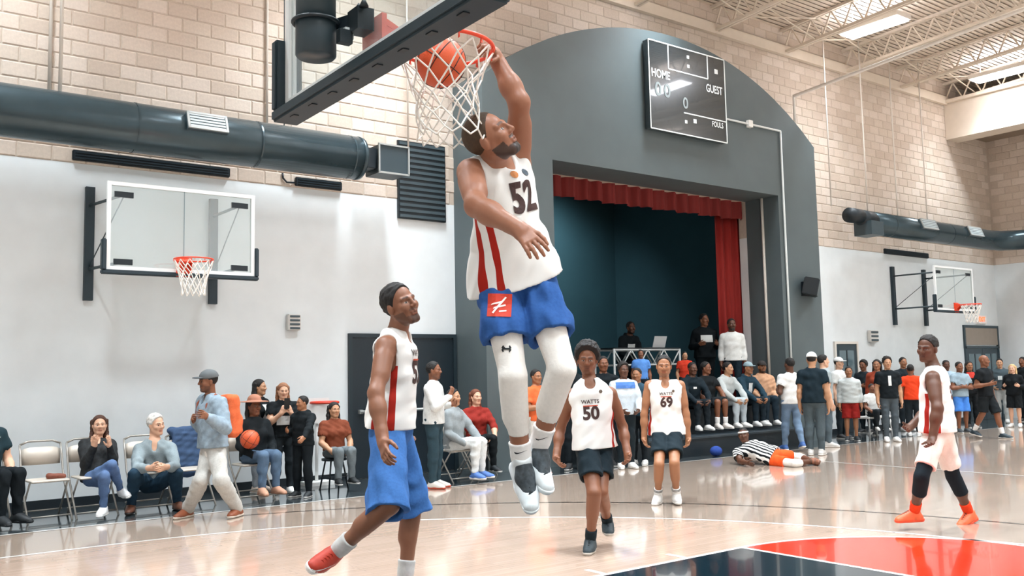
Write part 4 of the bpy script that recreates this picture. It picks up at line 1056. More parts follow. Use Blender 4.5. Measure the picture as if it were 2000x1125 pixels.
def shoe(P, s, mat_u, mat_s, res, parent, high=False, lace=None, name='shoe', sole_h=0.028):
    J, k = P.J, P.k; A, T, K = J[s+'a'], J[s+'t'], J[s+'k']
    f = nz(T-A); sh = nz(K-A); u = nz(sh-f*(sh @ f))
    if u[2] < 0 and abs(f[2]) < 0.8: u = -u
    # foot axis tilted so that the sole is level when standing
    f2 = nz(f+u*0.24); u2 = nz(u-f2*(u @ f2)); r = np.cross(f2, u2)
    if J[s+'a'][2]-J[s+'t'][2] < 0.09 and min(J[s+'a'][2], J[s+'t'][2]) < P.lowest+0.08 and abs(f[2]) < 0.55 and sh[2] > 0.6:
        h = np.array([f[0], f[1], 0]); f2 = nz(h); u2 = np.array([0, 0, 1.0]); r = np.cross(f2, u2)
    L = lambda x, y, z: A+k*(r*x+u2*y+f2*z)
    bz_ = -0.080
    F = Field()
    F.cap(L(0, 0.045 if high else 0.012, -0.012), L(0, -0.03, -0.010), 0.046*k, 0.050*k, 0.02)
    F.cap(L(0, -0.045, -0.045), L(0, -0.048, 0.06), 0.042*k, 0.046*k, 0.02)
    F.cap(L(0, -0.012, 0.03), L(0.0, -0.046, 0.125), 0.043*k, 0.036*k, 0.03, side=r, w=1.12)
    F.cap(L(0, -0.05, 0.10), L(-0.006 if s == 'l' else 0.006, -0.056, 0.165), 0.044*k, 0.034*k, 0.02, side=r, w=1.1)
    F.cut(L(0, bz_+sole_h*0.7, 0), -u2)
    if high: F.cut(L(0, 0.075, 0), u2)
    else: F.cut(L(0, 0.034, 0), u2)
    V, Q = F.mesh(res); o = mesh_obj(name, smooth(V, Q, 1), Q, mat_u, parent)
    G = Field()
    G.cap(L(0, -0.055, -0.050), L(0, -0.055, 0.06), 0.046*k, 0.047*k, 0.02); G.cap(L(0, -0.055, 0.06), L(-0.006 if s == 'l' else 0.006, -0.055, 0.165), 0.050*k, 0.040*k, 0.02)
    G.cut(L(0, bz_, 0), -u2); G.cut(L(0, bz_+sole_h, 0), u2)
    V, Q = G.mesh(res); mesh_obj('sole', smooth(V, Q, 1), Q, mat_s, o)
    if lace is not None:
        mb = MB()
        for i in range(4):
            z = 0.055+0.022*i; y = 0.030-0.42*(z-0.03)+0.0
            mb.tube([L(-0.030, y-0.012, z), L(0, y+0.004, z+0.003), L(0.030, y-0.012, z)], 0.004*k, 6)
            mb.tube([L(-0.030, y-0.012, z), L(0.0, y+0.004, z+0.012), L(0.030, y-0.022, z+0.022)], 0.004*k, 6)
        mb.build('laces', lace, o)
    return o
def sock(P, s, top, m, res, parent, name='sock'):
    J, k = P.J, P.k; F = Field(); A, K = J[s+'a'], J[s+'k']; d = K-A
    F.cap(A-nz(d)*0.02, A+d*top*0.5, 0.042*k, 0.044*k, 0.02); F.cap(A+d*top*0.5, A+d*top, 0.044*k, (0.044+0.016*min(1, top*1.6))*k, 0.02)
    if top > 0.4: F.cap(A+d*0.55-P.cf*0.018*k, A+d*min(top, 0.8)-P.cf*0.018*k, 0.048*k, 0.054*k, 0.03)
    F.cut(A+d*top, d)
    V, Q = F.mesh(res); return mesh_obj(name, smooth(V, Q, 1), Q, m, parent)
def leg_sleeve(P, s, a, b, m, res, parent, name='leg_sleeve', g=0.004):
    """tight sleeve from fraction a to b along thigh(0-1)+shank(1-2)"""
    J = P.J; F = Field(); leg_prims(F, P, s, g)
    def at(t): return (J[s+'h']+(J[s+'k']-J[s+'h'])*t, J[s+'k']-J[s+'h']) if t < 1 else (J[s+'k']+(J[s+'a']-J[s+'k'])*(t-1), J[s+'a']-J[s+'k'])
    p, d = at(a); F.cut(p, -d); p, d = at(b); F.cut(p, d)
    V, Q = F.mesh(res); return mesh_obj(name, smooth(V, Q, 1), Q, m, parent)
def jersey(P, m, res, parent, hem=-0.16, build=1.0, seed=1, name='jersey', attrs=None, g=0.016, tilt=0.0, hemr=0.008):
    F = Field(); J, k = P.J, P.k; pl, nk = J['pl'], J['nk']; up = nk-pl; un = nz(up); r = P.cr
    torso_prims(F, P, g*k, build)
    F.cap(pl+up*0.30, pl+up*(hem-0.10), (0.108*build)*k+g, (0.122*build)*k+g+0.006+hemr, 0.05, side=P.pr, w=1.60)
    F.fold = folds(seed, 0.0045*k, 0.11*k)
    for s in 'lr':
        S, E = J[s+'s'], J[s+'e']; o = nz(S-nk)
        c = S+o*0.012*k; F.scap(c+un*0.12*k+o*0.02*k, c-un*0.085*k, 0.054*k, 0.062*k, 0.02)
        F.scap(S, E, 0.058*k, 0.046*k, 0.015)
    F.scap(nk+up*0.0, nk+un*0.2*k, 0.066*k, 0.075*k, 0.01); F.sell(nk+P.cf*0.062*k-un*0.015*k, np.array([0.046, 0.055, 0.07])*k, np.stack([P.cr, un, P.cf]), 0.012)
    F.cut(pl+up*hem, -(un+P.cr*tilt))
    V, Q = F.mesh(res); V = smooth(V, Q, 1)
    at = None
    if attrs: at = attrs(V)
    o = mesh_obj(name, V, Q, m, parent, attrs=at); return o, V, Q
def top(P, m, res, parent, sleeve=2.0, hem=-0.10, build=1.0, seed=1, name='shirt', loose=0.014, hood=False, female=False, neck=0.062, openf=False, attrs=None):
    F = Field(); J, k = P.J, P.k; pl, nk = J['pl'], J['nk']; up = nk-pl; un = nz(up)
    torso_prims(F, P, loose*k, build, female=female)
    F.cap(pl+up*0.32, pl+up*(hem-0.02), (0.104*build)*k+loose, (0.114*build)*k+loose+0.008, 0.05, side=P.pr, w=1.45)
    for s in 'lr':
        arm_prims(F, P, s, loose*0.9*k, sleeve)
        if sleeve < 1.2:
            S, E = J[s+'s'], J[s+'e']; F.cap(S, S+(E-S)*sleeve, 0.066*k, 0.074*k, 0.03, flat=True)
    if sleeve < 1.2:
        for s in 'lr':
            S, E = J[s+'s'], J[s+'e']; F.scap(S+(E-S)*sleeve, E+(E-S)*0.3, 0.066*k, 0.066*k, 0.008, flat=False)
    if hood:
        F.cap(nk-P.cf*0.05*k-P.cr*0.06*k, nk-P.cf*0.05*k+P.cr*0.06*k, 0.05*k, None, 0.04); F.cap(nk+P.cf*0.03*k-P.cr*0.065*k-un*0.02*k, nk-P.cf*0.04*k-P.cr*0.07*k+un*0.01*k, 0.03*k, None, 0.03); F.cap(nk+P.cf*0.03*k+P.cr*0.065*k-un*0.02*k, nk-P.cf*0.04*k+P.cr*0.07*k+un*0.01*k, 0.03*k, None, 0.03)
    F.fold = folds(seed, 0.0055*k, 0.10*k)
    F.scap(nk-un*0.005*k, nk+un*0.15*k, neck*k, (neck+0.012)*k, 0.01)
    if openf: F.sell(nk+P.cf*0.07*k-un*0.03*k, np.array([0.03, 0.09, 0.06])*k, np.stack([P.cr, un, P.cf]), 0.012)
    F.cut(pl+up*hem, -un)
    V, Q = F.mesh(res); V = smooth(V, Q, 1)
    return mesh_obj(name, V, Q, m, parent, attrs=attrs(V) if attrs else None), V, Q
def waist_normal(P):
    J = P.J; un = P.up; t = nz(nz(J['lk']-J['lh'])+nz(J['rk']-J['rh'])); d = un @ t
    if d < -0.6: return un
    return nz(un-t*(d+0.35))
def ground(P, only=None):
    dz = min(P.J['la'][2], P.J['ra'][2])-0.080*P.k
    for k_ in P.J: P.J[k_] = P.J[k_]-np.array([0, 0, dz])
    P.lowest -= dz
    return P
def trousers(P, m, res, parent, upto=1.93, build=1.0, seed=3, name='trousers', loose=0.014, waist=0.06, cuff=0.0):
    F = Field(); J, k = P.J, P.k; pl, nk = J['pl'], J['nk']; up = nk-pl
    F.cap(pl-up*0.02, pl+up*0.18, 0.107*build*k+loose, 0.101*build*k+loose, 0.04, side=P.pr, w=1.42)
    for s in 'lr':
        leg_prims(F, P, s, loose, upto, build*0.5+0.5)
        if cuff: F.cap(J[s+'k'], J[s+'k']+(J[s+'a']-J[s+'k'])*(upto-1), 0.06*k+loose, 0.055*k+cuff, 0.03)
        F.cut(J[s+'k']+(J[s+'a']-J[s+'k'])*(upto-1), J[s+'a']-J[s+'k']) if False else None
    F.cut(pl+up*waist, waist_normal(P))
    F.fold = folds(seed, 0.006*k, 0.10*k)
    V, Q = F.mesh(res); V = smooth(V, Q, 1); return mesh_obj(name, V, Q, m, parent)
def shorts(P, m, res, parent, length=0.9, flare=0.035, build=1.0, seed=4, name='shorts', hollow=True, waist=0.05, amp=0.006):
    F = Field(); J, k = P.J, P.k; pl, nk = J['pl'], J['nk']; up = nk-pl
    F.cap(pl-up*0.02, pl+up*0.2, 0.112*build*k+0.006, 0.102*build*k+0.004, 0.04, side=P.pr, w=1.40)
    for s in 'lr':
        A, B = J[s+'h'], J[s+'k']; d = B-A; o = nz(A-pl)
        if length <= 1: E = A+d*length
        else: E = B+np.linalg.norm(J[s+'a']-B)*(length-1)*nz(nz(J[s+'a']-B)*0.25-np.array([0, 0, 1.0]))
        if length > 1: F.cap(A, E, 0.099*build*k, 0.084*k+flare, 0.02, flat=True)
        else: F.cap(A, E, 0.099*build*k, (0.092+(0.076-0.092)*length)*k+flare, 0.018, flat=True)
        if hollow:
            q = A
            dd = nz(E-q); ro = ((0.092-0.016*length)*k if length <= 1 else 0.080*k)+flare; F.scap(E-dd*0.02*k, E+dd*0.10*k, ro-0.030*k, ro-0.012, 0.006)
    F.fold = folds(seed, amp*k, 0.10*k)
    F.cut(pl+up*waist, waist_normal(P))
    V, Q = F.mesh(res); V = smooth(V, Q, 1); return mesh_obj(name, V, Q, m, parent), V, Q
def cap_hat(P, m, mb_, res, parent, back=False, name='cap'):
    k = P.k; C = P.J['hd']; R, U, N = P.hr, P.hu, P.hf; A = np.stack([R, U, N]); L = lambda x, y, z: C+k*(R*x+U*y+N*z)
    F = Field(); F.ell(L(0, 0.045, -0.012), np.array([0.091, 0.095, 0.113])*k, A); F.cut(L(0, 0.040, 0), -U*0.99-N*0.1)
    V, Q = F.mesh(res); o = mesh_obj(name, smooth(V, Q, 1), Q, m, parent)
    s = -1 if back else 1
    G = Field(); G.ell(L(0, 0.048, s*0.105), np.array([0.072, 0.010, 0.075])*k, A); G.cut(L(0, 0, s*0.07), -N*s)
    V, Q = G.mesh(min(res, 0.007)); mesh_obj('brim', V, Q, mb_, o); return o
def decal(txt_or_me, name, size, V, Q, origin, fdir, up, m, parent, bold=0.0, squash=1.0, off=0.004, grid=0.02):
    """lettering or a mark laid on the cloth surface"""
    me = text_polys(txt_or_me, size, bold) if isinstance(txt_or_me, str) else txt_or_me
    bm = bmesh.new(); bm.from_mesh(me)
    co = [v.co for v in bm.verts]
    x0, x1 = min(c.x for c in co), max(c.x for c in co); y0, y1 = min(c.y for c in co), max(c.y for c in co)
    x = x0+grid
    while x < x1: bmesh.ops.bisect_plane(bm, geom=bm.verts[:]+bm.edges[:]+bm.faces[:], plane_co=(x, 0, 0), plane_no=(1, 0, 0)); x += grid
    y = y0+grid
    while y < y1: bmesh.ops.bisect_plane(bm, geom=bm.verts[:]+bm.edges[:]+bm.faces[:], plane_co=(0, y, 0), plane_no=(0, 1, 0)); y += grid
    f = nz(fdir); u = nz(np.asarray(up)-f*(np.asarray(up) @ f)); r = np.cross(u, f)   # reading direction seen from the front
    tree = BVHTree.FromPolygons([Vector(v) for v in V], [tuple(int(i) for i in q) for q in Q])
    last = 0.0
    for v in bm.verts:
        p = np.asarray(origin)+r*v.co.x*squash+u*v.co.y
        hit = tree.ray_cast(Vector(p+f*0.35), Vector(-f), 0.8)
        if hit[0] is not None: v.co = hit[0]+Vector(f)*off
        else: v.co = Vector(p)
    bm.to_mesh(me); bm.free(); me.materials.clear(); me.materials.append(m); me.name = name
    for p_ in me.polygons: p_.use_smooth = False
    return link(bpy.data.objects.new(name, me), parent)
def shape_mesh(polys):
    """flat outlines as a mesh"""
    me = bpy.data.meshes.new('mark'); vs = []; fs = []
    for p in polys: fs.append(tuple(range(len(vs), len(vs)+len(p)))); vs += [(x, y, 0) for x, y in p]
    me.from_pydata(vs, [], fs); return me
def person(P, tone, label, res=0.016, fine=0.009, group=None, hair='short', haircol='#15100d', **kw):
    V, Q, T, F = make_body(P, TONES.get(tone, tone), res, fine, **kw)
    V = smooth(V, Q, 1, 0.35) if False else V
    o = mesh_obj('person', V, Q, SKIN, None, tone=T)
    base = np.array([P.J['pl'][0], P.J['pl'][1], V[:, 2].min()])
    o.data.transform(Matrix.Translation(Vector(-base))); o.matrix_world = Matrix.Translation(Vector(base))
    tag(o, label, 'person', group)
    if hair:
        parts = [f.mesh(fine) for f in hair_field(P, hair)]
        parts = [p for p in parts if len(p[0])]
        V2, Q2 = join(parts); mesh_obj('hair', smooth(V2, Q2, 1), Q2, mat(haircol, 0.75, 0.25, 40, 0.4), o)
    return o
# ------------------------------------------------------------------ players
def cv(r, u, t): return nz(RT*r+UP*u-FW*t)      # direction from the photo: right, up, towards the viewer
def attr_mat(base, col, test, rough=0.8):
    """cloth whose second colour follows a float attribute 'band': test = list of (centre, half width) or ('wave', period)"""
    m = bpy.data.materials.new('striped_cloth'); m.use_nodes = True; nt = m.node_tree; b = nt.nodes['Principled BSDF']
    a = nt.nodes.new('ShaderNodeAttribute'); a.attribute_name = 'band'
    def math_(op, x, y=None):
        n = nt.nodes.new('ShaderNodeMath'); n.operation = op
        for i, v in enumerate((x, y)):
            if v is None: continue
            if isinstance(v, (int, float)): n.inputs[i].default_value = v
            else: nt.links.new(v, n.inputs[i])
        return n.outputs[0]
    if test[0] == 'wave':
        fac = math_('LESS_THAN', math_('PINGPONG', a.outputs['Fac'], test[1]/2), test[1]/4)
    else:
        fac = None
        for c, hw in test:
            t = math_('LESS_THAN', math_('ABSOLUTE', math_('SUBTRACT', a.outputs['Fac'], c)), hw); fac = t if fac is None else math_('MAXIMUM', fac, t)
    mx = nt.nodes.new('ShaderNodeMixRGB'); mx.inputs[1].default_value = (*lin(base), 1); mx.inputs[2].default_value = (*lin(col), 1)
    nt.links.new(fac, mx.inputs[0]); nt.links.new(mx.outputs[0], b.inputs['Base Color']); b.inputs['Roughness'].default_value = rough; b.inputs['Specular IOR Level'].default_value = 0.2
    n = nt.nodes.new('ShaderNodeTexNoise'); n.inputs['Scale'].default_value = 150; bp = nt.nodes.new('ShaderNodeBump'); bp.inputs['Strength'].default_value = 0.1; bp.inputs['Distance'].default_value = 0.004
    nt.links.new(n.outputs['Fac'], bp.inputs['Height']); nt.links.new(bp.outputs[0], b.inputs['Normal'])
    return m
JWHITE = '#e9e7e3'
JMAT = attr_mat(JWHITE, '#a32418', [(0.22, 0.10), (-0.22, 0.10)])
def side_band(P):
    def f(V):
        q = V-P.J['pl']; q = q-np.outer(q @ P.up, P.up); x = np.abs(q @ P.cr); y = q @ P.cf
        a = np.arctan2(y, x); h = (V-P.J['pl']) @ P.up
        return {'band': np.where(h < 0.36*P.k, a, 9.0)}
    return f
def number(P, num, V, Q, parent, size, up=0.60, back=False, word='WATTS', dx=0.0, col='#3a1f1a'):
    fdir = P.cf*(-1 if back else 1); o = P.J['pl']+(P.J['nk']-P.J['pl'])*up+P.cr*dx
    decal(num, 'jersey_number', size, V, Q, o, fdir, P.up, mat(col, 0.7), parent, bold=size*0.035, squash=0.95)
    if word:
        o2 = o+P.up*size*0.66; decal(word, 'jersey_lettering', size*0.30, V, Q, o2, fdir, P.up, mat('#4a3a36', 0.7), parent, bold=0.001)
        decal(shape_mesh([[(-0.11*size/0.16*0.6, -0.01), (0.11*size/0.16*0.6, -0.01), (0.11*size/0.16*0.6, 0.0), (-0.11*size/0.16*0.6, 0.0)]]), 'jersey_underline', 1, V, Q, o2-P.up*size*0.19, fdir, P.up, mat('#c04a2a', 0.7), parent)
        k = size*0.35; o3 = P.J['pl']+(P.J['nk']-P.J['pl'])*0.84-P.cr*0.085*P.k
        if not back: decal(shape_mesh([[(k*0.3*math.cos(a), k*0.3*math.sin(a)) for a in np.linspace(0, 2*math.pi, 12, endpoint=False)]]), 'jersey_badge', 1, V, Q, o3, fdir, P.up, mat('#5a4a3c', 0.7), parent)
SWOOSH = [(-0.5, 0.02), (-0.44, -0.12), (-0.28, -0.15), (0.0, -0.06), (0.55, 0.16), (0.0, 0.0), (-0.22, -0.05), (-0.36, -0.03)]
def swoosh(o, sz): return shape_mesh([[(x*sz, y*sz) for x, y in SWOOSH]])
def geo(o):
    me = o.data; n = len(me.vertices); V = np.empty(n*3, np.float32); me.vertices.foreach_get('co', V)
    Q = np.empty(len(me.loops), np.int32); me.loops.foreach_get('vertex_index', Q)
    return V.reshape(-1, 3).astype(float), Q.reshape(-1, 4)

# --- dunking player
P = pixel_pose(1.92, 4.60, dict(pl=(1008, 548, 0), nk=(966, 312, -1), hd=(958, 270, -1), ls=(1012, 318, 1), rs=(918, 336, -1),
    le=(1014, 200, -1), lw=(965, 107, 1), lf=(945, 72, -1), re=(930, 402, -1), rw=(1014, 448, -1), rf=(1062, 500, -1),
    lh=(1048, 556, 1), rh=(972, 560, -1), lk=(1098, 722, -1), la=(1048, 885, 1), lt=(1072, 962, -1),
    rk=(1002, 735, -1), ra=(1020, 915, 1), rt=(1045, 1002, -1)), hf=cv(0.72, 0.50, 0.42), hu=cv(-0.55, 0.8, 0.15))
pr = person(P, '#96634a', 'player in white jersey 52 and blue shorts hanging from the rim in a dunk', 0.008, 0.0038, hair='buzz', haircol='#43301f', beard=1.0, muscle=1.08, build=1.0,
    hands=(dict(curl=1.15, spread=0.02, pn=cv(-0.55, -0.4, 0.5)), dict(curl=0.22, spread=0.36, pn=cv(-0.3, 0.1, -0.9))))
o, V, Q = jersey(P, JMAT, 0.0065, pr, hem=-0.02, seed=11, attrs=side_band(P), g=0.012, tilt=0.16, hemr=0.018)
number(P, '52', V, Q, o, 0.20, 0.66, word=None)
for dx_, c_ in ((-0.07, '#3d4a55'), (0.035, '#c0793f')):
    decal(shape_mesh([[(0.022*math.cos(a), 0.018*math.sin(a)) for a in np.linspace(0, 2*math.pi, 10, endpoint=False)]]), 'jersey_badge', 1, V, Q, P.J['pl']+(P.J['nk']-P.J['pl'])*0.86+P.cr*dx_, P.cf, P.up, mat(c_, 0.7), o)
o, V, Q = shorts(P, cloth('#2f5896', 0.10), 0.0065, pr, 0.62, 0.030, seed=12, amp=0.008, waist=0.01)
pp = P.J['rh']+(P.J['rk']-P.J['rh'])*0.22
lo_ = decal(shape_mesh([[(-0.058, -0.055), (0.058, -0.055), (0.058, 0.055), (-0.058, 0.055)]]), 'shorts_patch', 1, V, Q, pp, cv(-0.05, 0.05, 1), UP+RT*0.02, mat('#c8351c', 0.7), o)
st = [[(-0.035, -0.035), (-0.027, -0.040), (0.034, 0.036), (0.026, 0.040)], [(-0.042, 0.0), (-0.036, 0.008), (0.012, 0.020), (0.016, 0.012)], [(-0.03, -0.018), (-0.026, -0.010), (0.028, 0.004), (0.030, -0.004)], [(0.0, -0.034), (0.034, -0.030), (0.034, -0.024), (0.0, -0.027)]]
decal(shape_mesh(st), 'patch_strokes', 1, V, Q, pp, cv(-0.05, 0.05, 1), UP, mat('#f2e6dc', 0.7), o, off=0.007)
TW = cloth('#ece7e0', 0.03)
sl = leg_sleeve(P, 'r', 0.35, 1.62, TW, 0.0065, pr); leg_sleeve(P, 'l', 0.35, 1.58, TW, 0.0065, pr)
Vt, Qt = geo(sl)
ua = []
for s in (-1, 1):
    ua.append([(x, s*y) for x, y in ((-0.024, 0.004), (-0.017, 0.016), (-0.012, 0.014), (-0.013, 0.004), (0.013, 0.004), (0.012, 0.014), (0.017, 0.016), (0.024, 0.004), (0.018, -0.001), (-0.018, -0.001))])
decal(shape_mesh(ua), 'tights_logo', 1, Vt, Qt, P.J['rh']+(P.J['rk']-P.J['rh'])*0.69, cv(-0.1, 0, 1), UP, mat('#15181a', 0.7), sl)
for s in 'rl':
    so = sock(P, s, 0.30 if s == 'r' else 0.33, cloth('#efedea', 0.03), 0.006, pr); Vt, Qt = geo(so)
    A, K = P.J[s+'a'], P.J[s+'k']; decal(swoosh(None, 0.062), 'sock_logo', 1, Vt, Qt, A+(K-A)*0.20, cv(0, 0, 1), UP, mat('#17191b', 0.7), so, off=0.003)
    shoe(P, s, mat('#dfe6e8', 0.5, 0.06, 20), mat('#e9eff0', 0.4), 0.006, pr, lace=mat('#20272b', 0.7), high=True, name='shoe')
    # dark tongue and orange heel tab
    Fd = Field(); A, T = P.J[s+'a'], P.J[s+'t']; f = nz(T-A); sh = nz(K-A); u = nz(sh-f*(sh @ f)); f2 = nz(f+u*0.24); u2 = nz(u-f2*(u @ f2)); r = np.cross(f2, u2)
    L = lambda x, y, z: A+P.k*(r*x+u2*y+f2*z)
    Fd.cap(L(0, 0.030, 0.012), L(0, -0.004, 0.045), 0.043, 0.047, 0.02); Fd.cap(L(0, -0.004, 0.045), L(0, -0.034, 0.105), 0.047, 0.041, 0.02, side=r, w=1.05); Fd.cut(L(0, 0.01, 0.03), -(u2*0.6+f2*0.8)); V, Q = Fd.mesh(0.006); mesh_obj('shoe_tongue', V, Q, mat('#3a4247', 0.7, 0.4, 60), pr)
    Fd = Field(); Fd.cap(L(0, -0.02, -0.062), L(0, -0.055, -0.062), 0.026, 0.028, 0.02); V, Q = Fd.mesh(0.006); mesh_obj('heel_tab', V, Q, mat('#d8401f', 0.5), pr)

#open('/workdir/t/dbg.txt','w').write(str(({k:(round(depth_of(v),2)) for k,v in P.J.items()}, depth_of(bc)))) #, {k:(round(depth_of(v),2)) for k,v in P.J.items()}, 'rim', depth_of(bc))
# --- tall player in blue shorts, looking up
P = pixel_pose(2.12, 6.10, dict(pl=(762, 838, 0), nk=(774, 652, 1), hd=(782, 596, -1), rs=(754, 676, -1), ls=(780, 668, 1),
    re=(734, 768, -1), rw=(748, 862, -1), rf=(757, 912, -1), le=(798, 760, 1), lw=(792, 850, -1), lf=(790, 890, -1),
    rh=(757, 844, -1), lh=(770, 842, 1), rk=(760, 985, -1), ra=(652, 1082, 1), rt=(606, 1112, -1), lk=(806, 985, 1), la=(790, 1140, 1), lt=(822, 1170, -1)),
    hf=cv(0.70, 0.28, 0.62), hu=cv(-0.22, 0.95, 0.1))
pr = person(P, '#875840', 'tall player in white jersey and long blue shorts standing and looking up at the dunk', 0.009, 0.0045, hair='short', beard=0.6, muscle=0.95,
    hands=(None, dict(curl=0.45, pn=cv(0.6, 0, -0.6))))
o, V, Q = jersey(P, JMAT, 0.0075, pr, hem=0.02, seed=21, attrs=side_band(P), build=0.98)
number(P, '52', V, Q, o, 0.20, 0.6)
shorts(P, cloth('#3f6dab', 0.10), 0.0075, pr, 1.10, 0.034, seed=22, amp=0.010, build=1.0)
for s in 'rl':
    sock(P, s, 0.30, cloth('#c9c9c6', 0.05), 0.007, pr)
    sh_ = shoe(P, s, mat('#b5321c', 0.55, 0.1, 20), mat('#efeae4', 0.4), 0.007, pr, lace=mat('#b5321c', 0.6))
    Vt, Qt = geo(sh_); A, T = P.J[s+'a'], P.J[s+'t']
    decal(swoosh(None, 0.10), 'shoe_logo', 1, Vt, Qt, A+(T-A)*0.30-UP*0.035, cv(-0.1, 0, 1), cv(0.35, 0.9, 0), mat('#f0ece6', 0.6), sh_, off=0.004)

# --- number 50
P = pixel_pose(1.86, 8.20, dict(pl=(1161, 866, 0), nk=(1152, 744, 1), hd=(1147, 700, -1), rs=(1114, 772, -1), ls=(1194, 768, 1),
    re=(1094, 838, 1), rw=(1086, 892, -1), rf=(1098, 918, -1), le=(1216, 832, 1), lw=(1226, 886, -1), lf=(1226, 912, -1),
    rh=(1146, 872, -1), lh=(1176, 872, 1), rk=(1160, 962, -1), ra=(1153, 1056, 1), rt=(1147, 1074, -1), lk=(1174, 960, -1), la=(1187, 1020, 1), lt=(1189, 1044, -1)),
    hf=cv(-0.12, -0.05, 1), hu=UP); ground(P)
pr = person(P, 'brown', 'player in white jersey 50 and black shorts walking on the court', 0.010, 0.0055, hair='afro', beard=0.2, muscle=0.95)
o, V, Q = jersey(P, JMAT, 0.0085, pr, hem=-0.06, seed=31, attrs=side_band(P))
number(P, '50', V, Q, o, 0.155, 0.50, dx=0.01)
shorts(P, cloth('#16232a'), 0.0085, pr, 0.66, 0.02, seed=32)
for s in 'rl':
    sock(P, s, 0.26, cloth('#1a252b'), 0.009, pr); shoe(P, s, mat('#27343a', 0.6), mat('#b9b2a8', 0.5), 0.009, pr, lace=mat('#1a2226', 0.6))

# --- number 69
P = pixel_pose(1.84, 10.94, dict(pl=(1303, 842, 0), nk=(1297, 732, 1), hd=(1296, 696, -1), rs=(1267, 747, -1), ls=(1329, 747, -1),
    re=(1258, 804, 1), rw=(1258, 852, -1), rf=(1264, 876, -1), le=(1340, 804, 1), lw=(1344, 852, -1), lf=(1341, 876, -1),
    rh=(1290, 846, -1), lh=(1316, 846, -1), rk=(1287, 902, -1), ra=(1285, 964, 1), rt=(1278, 978, -1), lk=(1317, 900, -1), la=(1321, 962, 1), lt=(1324, 974, -1)),
    hf=cv(-0.15, 0.05, 1), hu=UP); ground(P)
pr = person(P, 'mid', 'player in white jersey 69 and black shorts standing on the court', 0.012, 0.0065, hair='short', beard=0.3, muscle=0.92)
o, V, Q = jersey(P, JMAT, 0.010, pr, hem=-0.02, seed=41, attrs=side_band(P))
number(P, '69', V, Q, o, 0.155, 0.62)
shorts(P, cloth('#18252c'), 0.010, pr, 0.68, 0.018, seed=42)
for s in 'rl':
    sock(P, s, 0.26, cloth('#e8e6e2'), 0.010, pr); shoe(P, s, mat('#e4e2de', 0.5), mat('#efeeea', 0.5), 0.010, pr)
    A, K = P.J[s+'a'], P.J[s+'k']; mb = MB(); d = nz(K-A)
    for q in (0.19, 0.23): mb.tube([A+(K-A)*q, A+(K-A)*(q+0.015)], 0.0545, 14, cap=False)
    mb.build('sock_stripes', mat('#1d2529', 0.8), pr)

# --- player in white shorts and orange shoes walking left
P = pixel_pose(1.84, 8.75, dict(pl=(1832, 852, 0), nk=(1826, 728, 1), hd=(1811, 686, -1), ls=(1822, 746, -1), rs=(1836, 742, 1),
    le=(1832, 806, -1), lw=(1822, 864, -1), lf=(1815, 890, -1), re=(1812, 812, 1), rw=(1778, 842, -1), rf=(1762, 852, -1),
    lh=(1826, 858, -1), rh=(1842, 856, 1), lk=(1800, 940, -1), la=(1786, 1010, 1), lt=(1748, 1028, -1), rk=(1862, 938, 1), ra=(1894, 1012, 1), rt=(1872, 1036, -1)),
    hf=cv(-0.80, -0.02, 0.60), hu=UP); ground(P)
pr = person(P, 'dark', 'player in white jersey and white shorts with black leg sleeves and orange shoes', 0.010, 0.0055, hair='fade', muscle=1.08)
o, V, Q = jersey(P, JMAT, 0.0085, pr, hem=0.0, seed=51, attrs=side_band(P), build=1.05)
number(P, '3', V, Q, o, 0.17, 0.62, back=True, word=None, col='#5a2a22')
shorts(P, cloth('#e6dfd6', 0.03), 0.0085, pr, 0.76, 0.014, seed=52)
for s in 'rl':
    leg_sleeve(P, s, 0.45, 1.45, cloth('#141d24'), 0.0085, pr, g=0.006)
    sock(P, s, 0.30, cloth('#e2421f'), 0.008, pr); shoe(P, s, mat('#ef6236', 0.5, 0.15, 25), mat('#e8481f', 0.45), 0.008, pr, lace=mat('#7a2c1c', 0.6))

# --- official lying on the floor
REF = attr_mat('#eceae5', '#15191c', ('wave', 0.05))
P = pixel_pose(1.75, 14.75, dict(pl=(1512, 896, 0), nk=(1457, 872, 1), hd=(1452, 849, -1), rs=(1440, 884, -1), ls=(1475, 868, 1),
    re=(1446, 908, -1), rw=(1462, 915, -1), rf=(1472, 916, -1), le=(1486, 880, 1), lw=(1462, 904, -1), lf=(1452, 914, -1),
    rh=(1510, 904, -1), lh=(1518, 890, 1), rk=(1552, 908, -1), ra=(1586, 912, 1), rt=(1596, 916, 1), lk=(1560, 892, 1), la=(1590, 918, -1), lt=(1600, 920, -1)),
    hf=cv(-0.35, 0.1, 0.95), hu=cv(-0.2, 0.95, 0.1))
zmin = min(v[2] for k_, v in P.J.items())
for k_ in P.J: P.J[k_] = P.J[k_]+np.array([0, 0, 0.13-P.J['pl'][2]])
for k_ in P.J: P.J[k_][2] = max(P.J[k_][2], 0.035 if k_[1] == 'f' else 0.06)
def ref_band(V): return {'band': (V-P.J['pl']) @ P.cr}
pr = person(P, 'dark', 'official in black and white striped shirt and orange shorts lying on the court', 0.012, 0.008, hair='buzz')
o, V, Q = top(P, REF, 0.010, pr, sleeve=0.6, hem=-0.02, seed=61, attrs=ref_band)
shorts(P, cloth('#ea5420'), 0.010, pr, 0.62, 0.02, seed=62)
for s in 'rl': leg_sleeve(P, s, 0.5, 1.35, cloth('#e9e5de'), 0.010, pr); sock(P, s, 0.2, cloth('#5a4438'), 0.010, pr); shoe(P, s, mat('#8a5a44', 0.6), mat('#6a4636', 0.6), 0.010, pr)
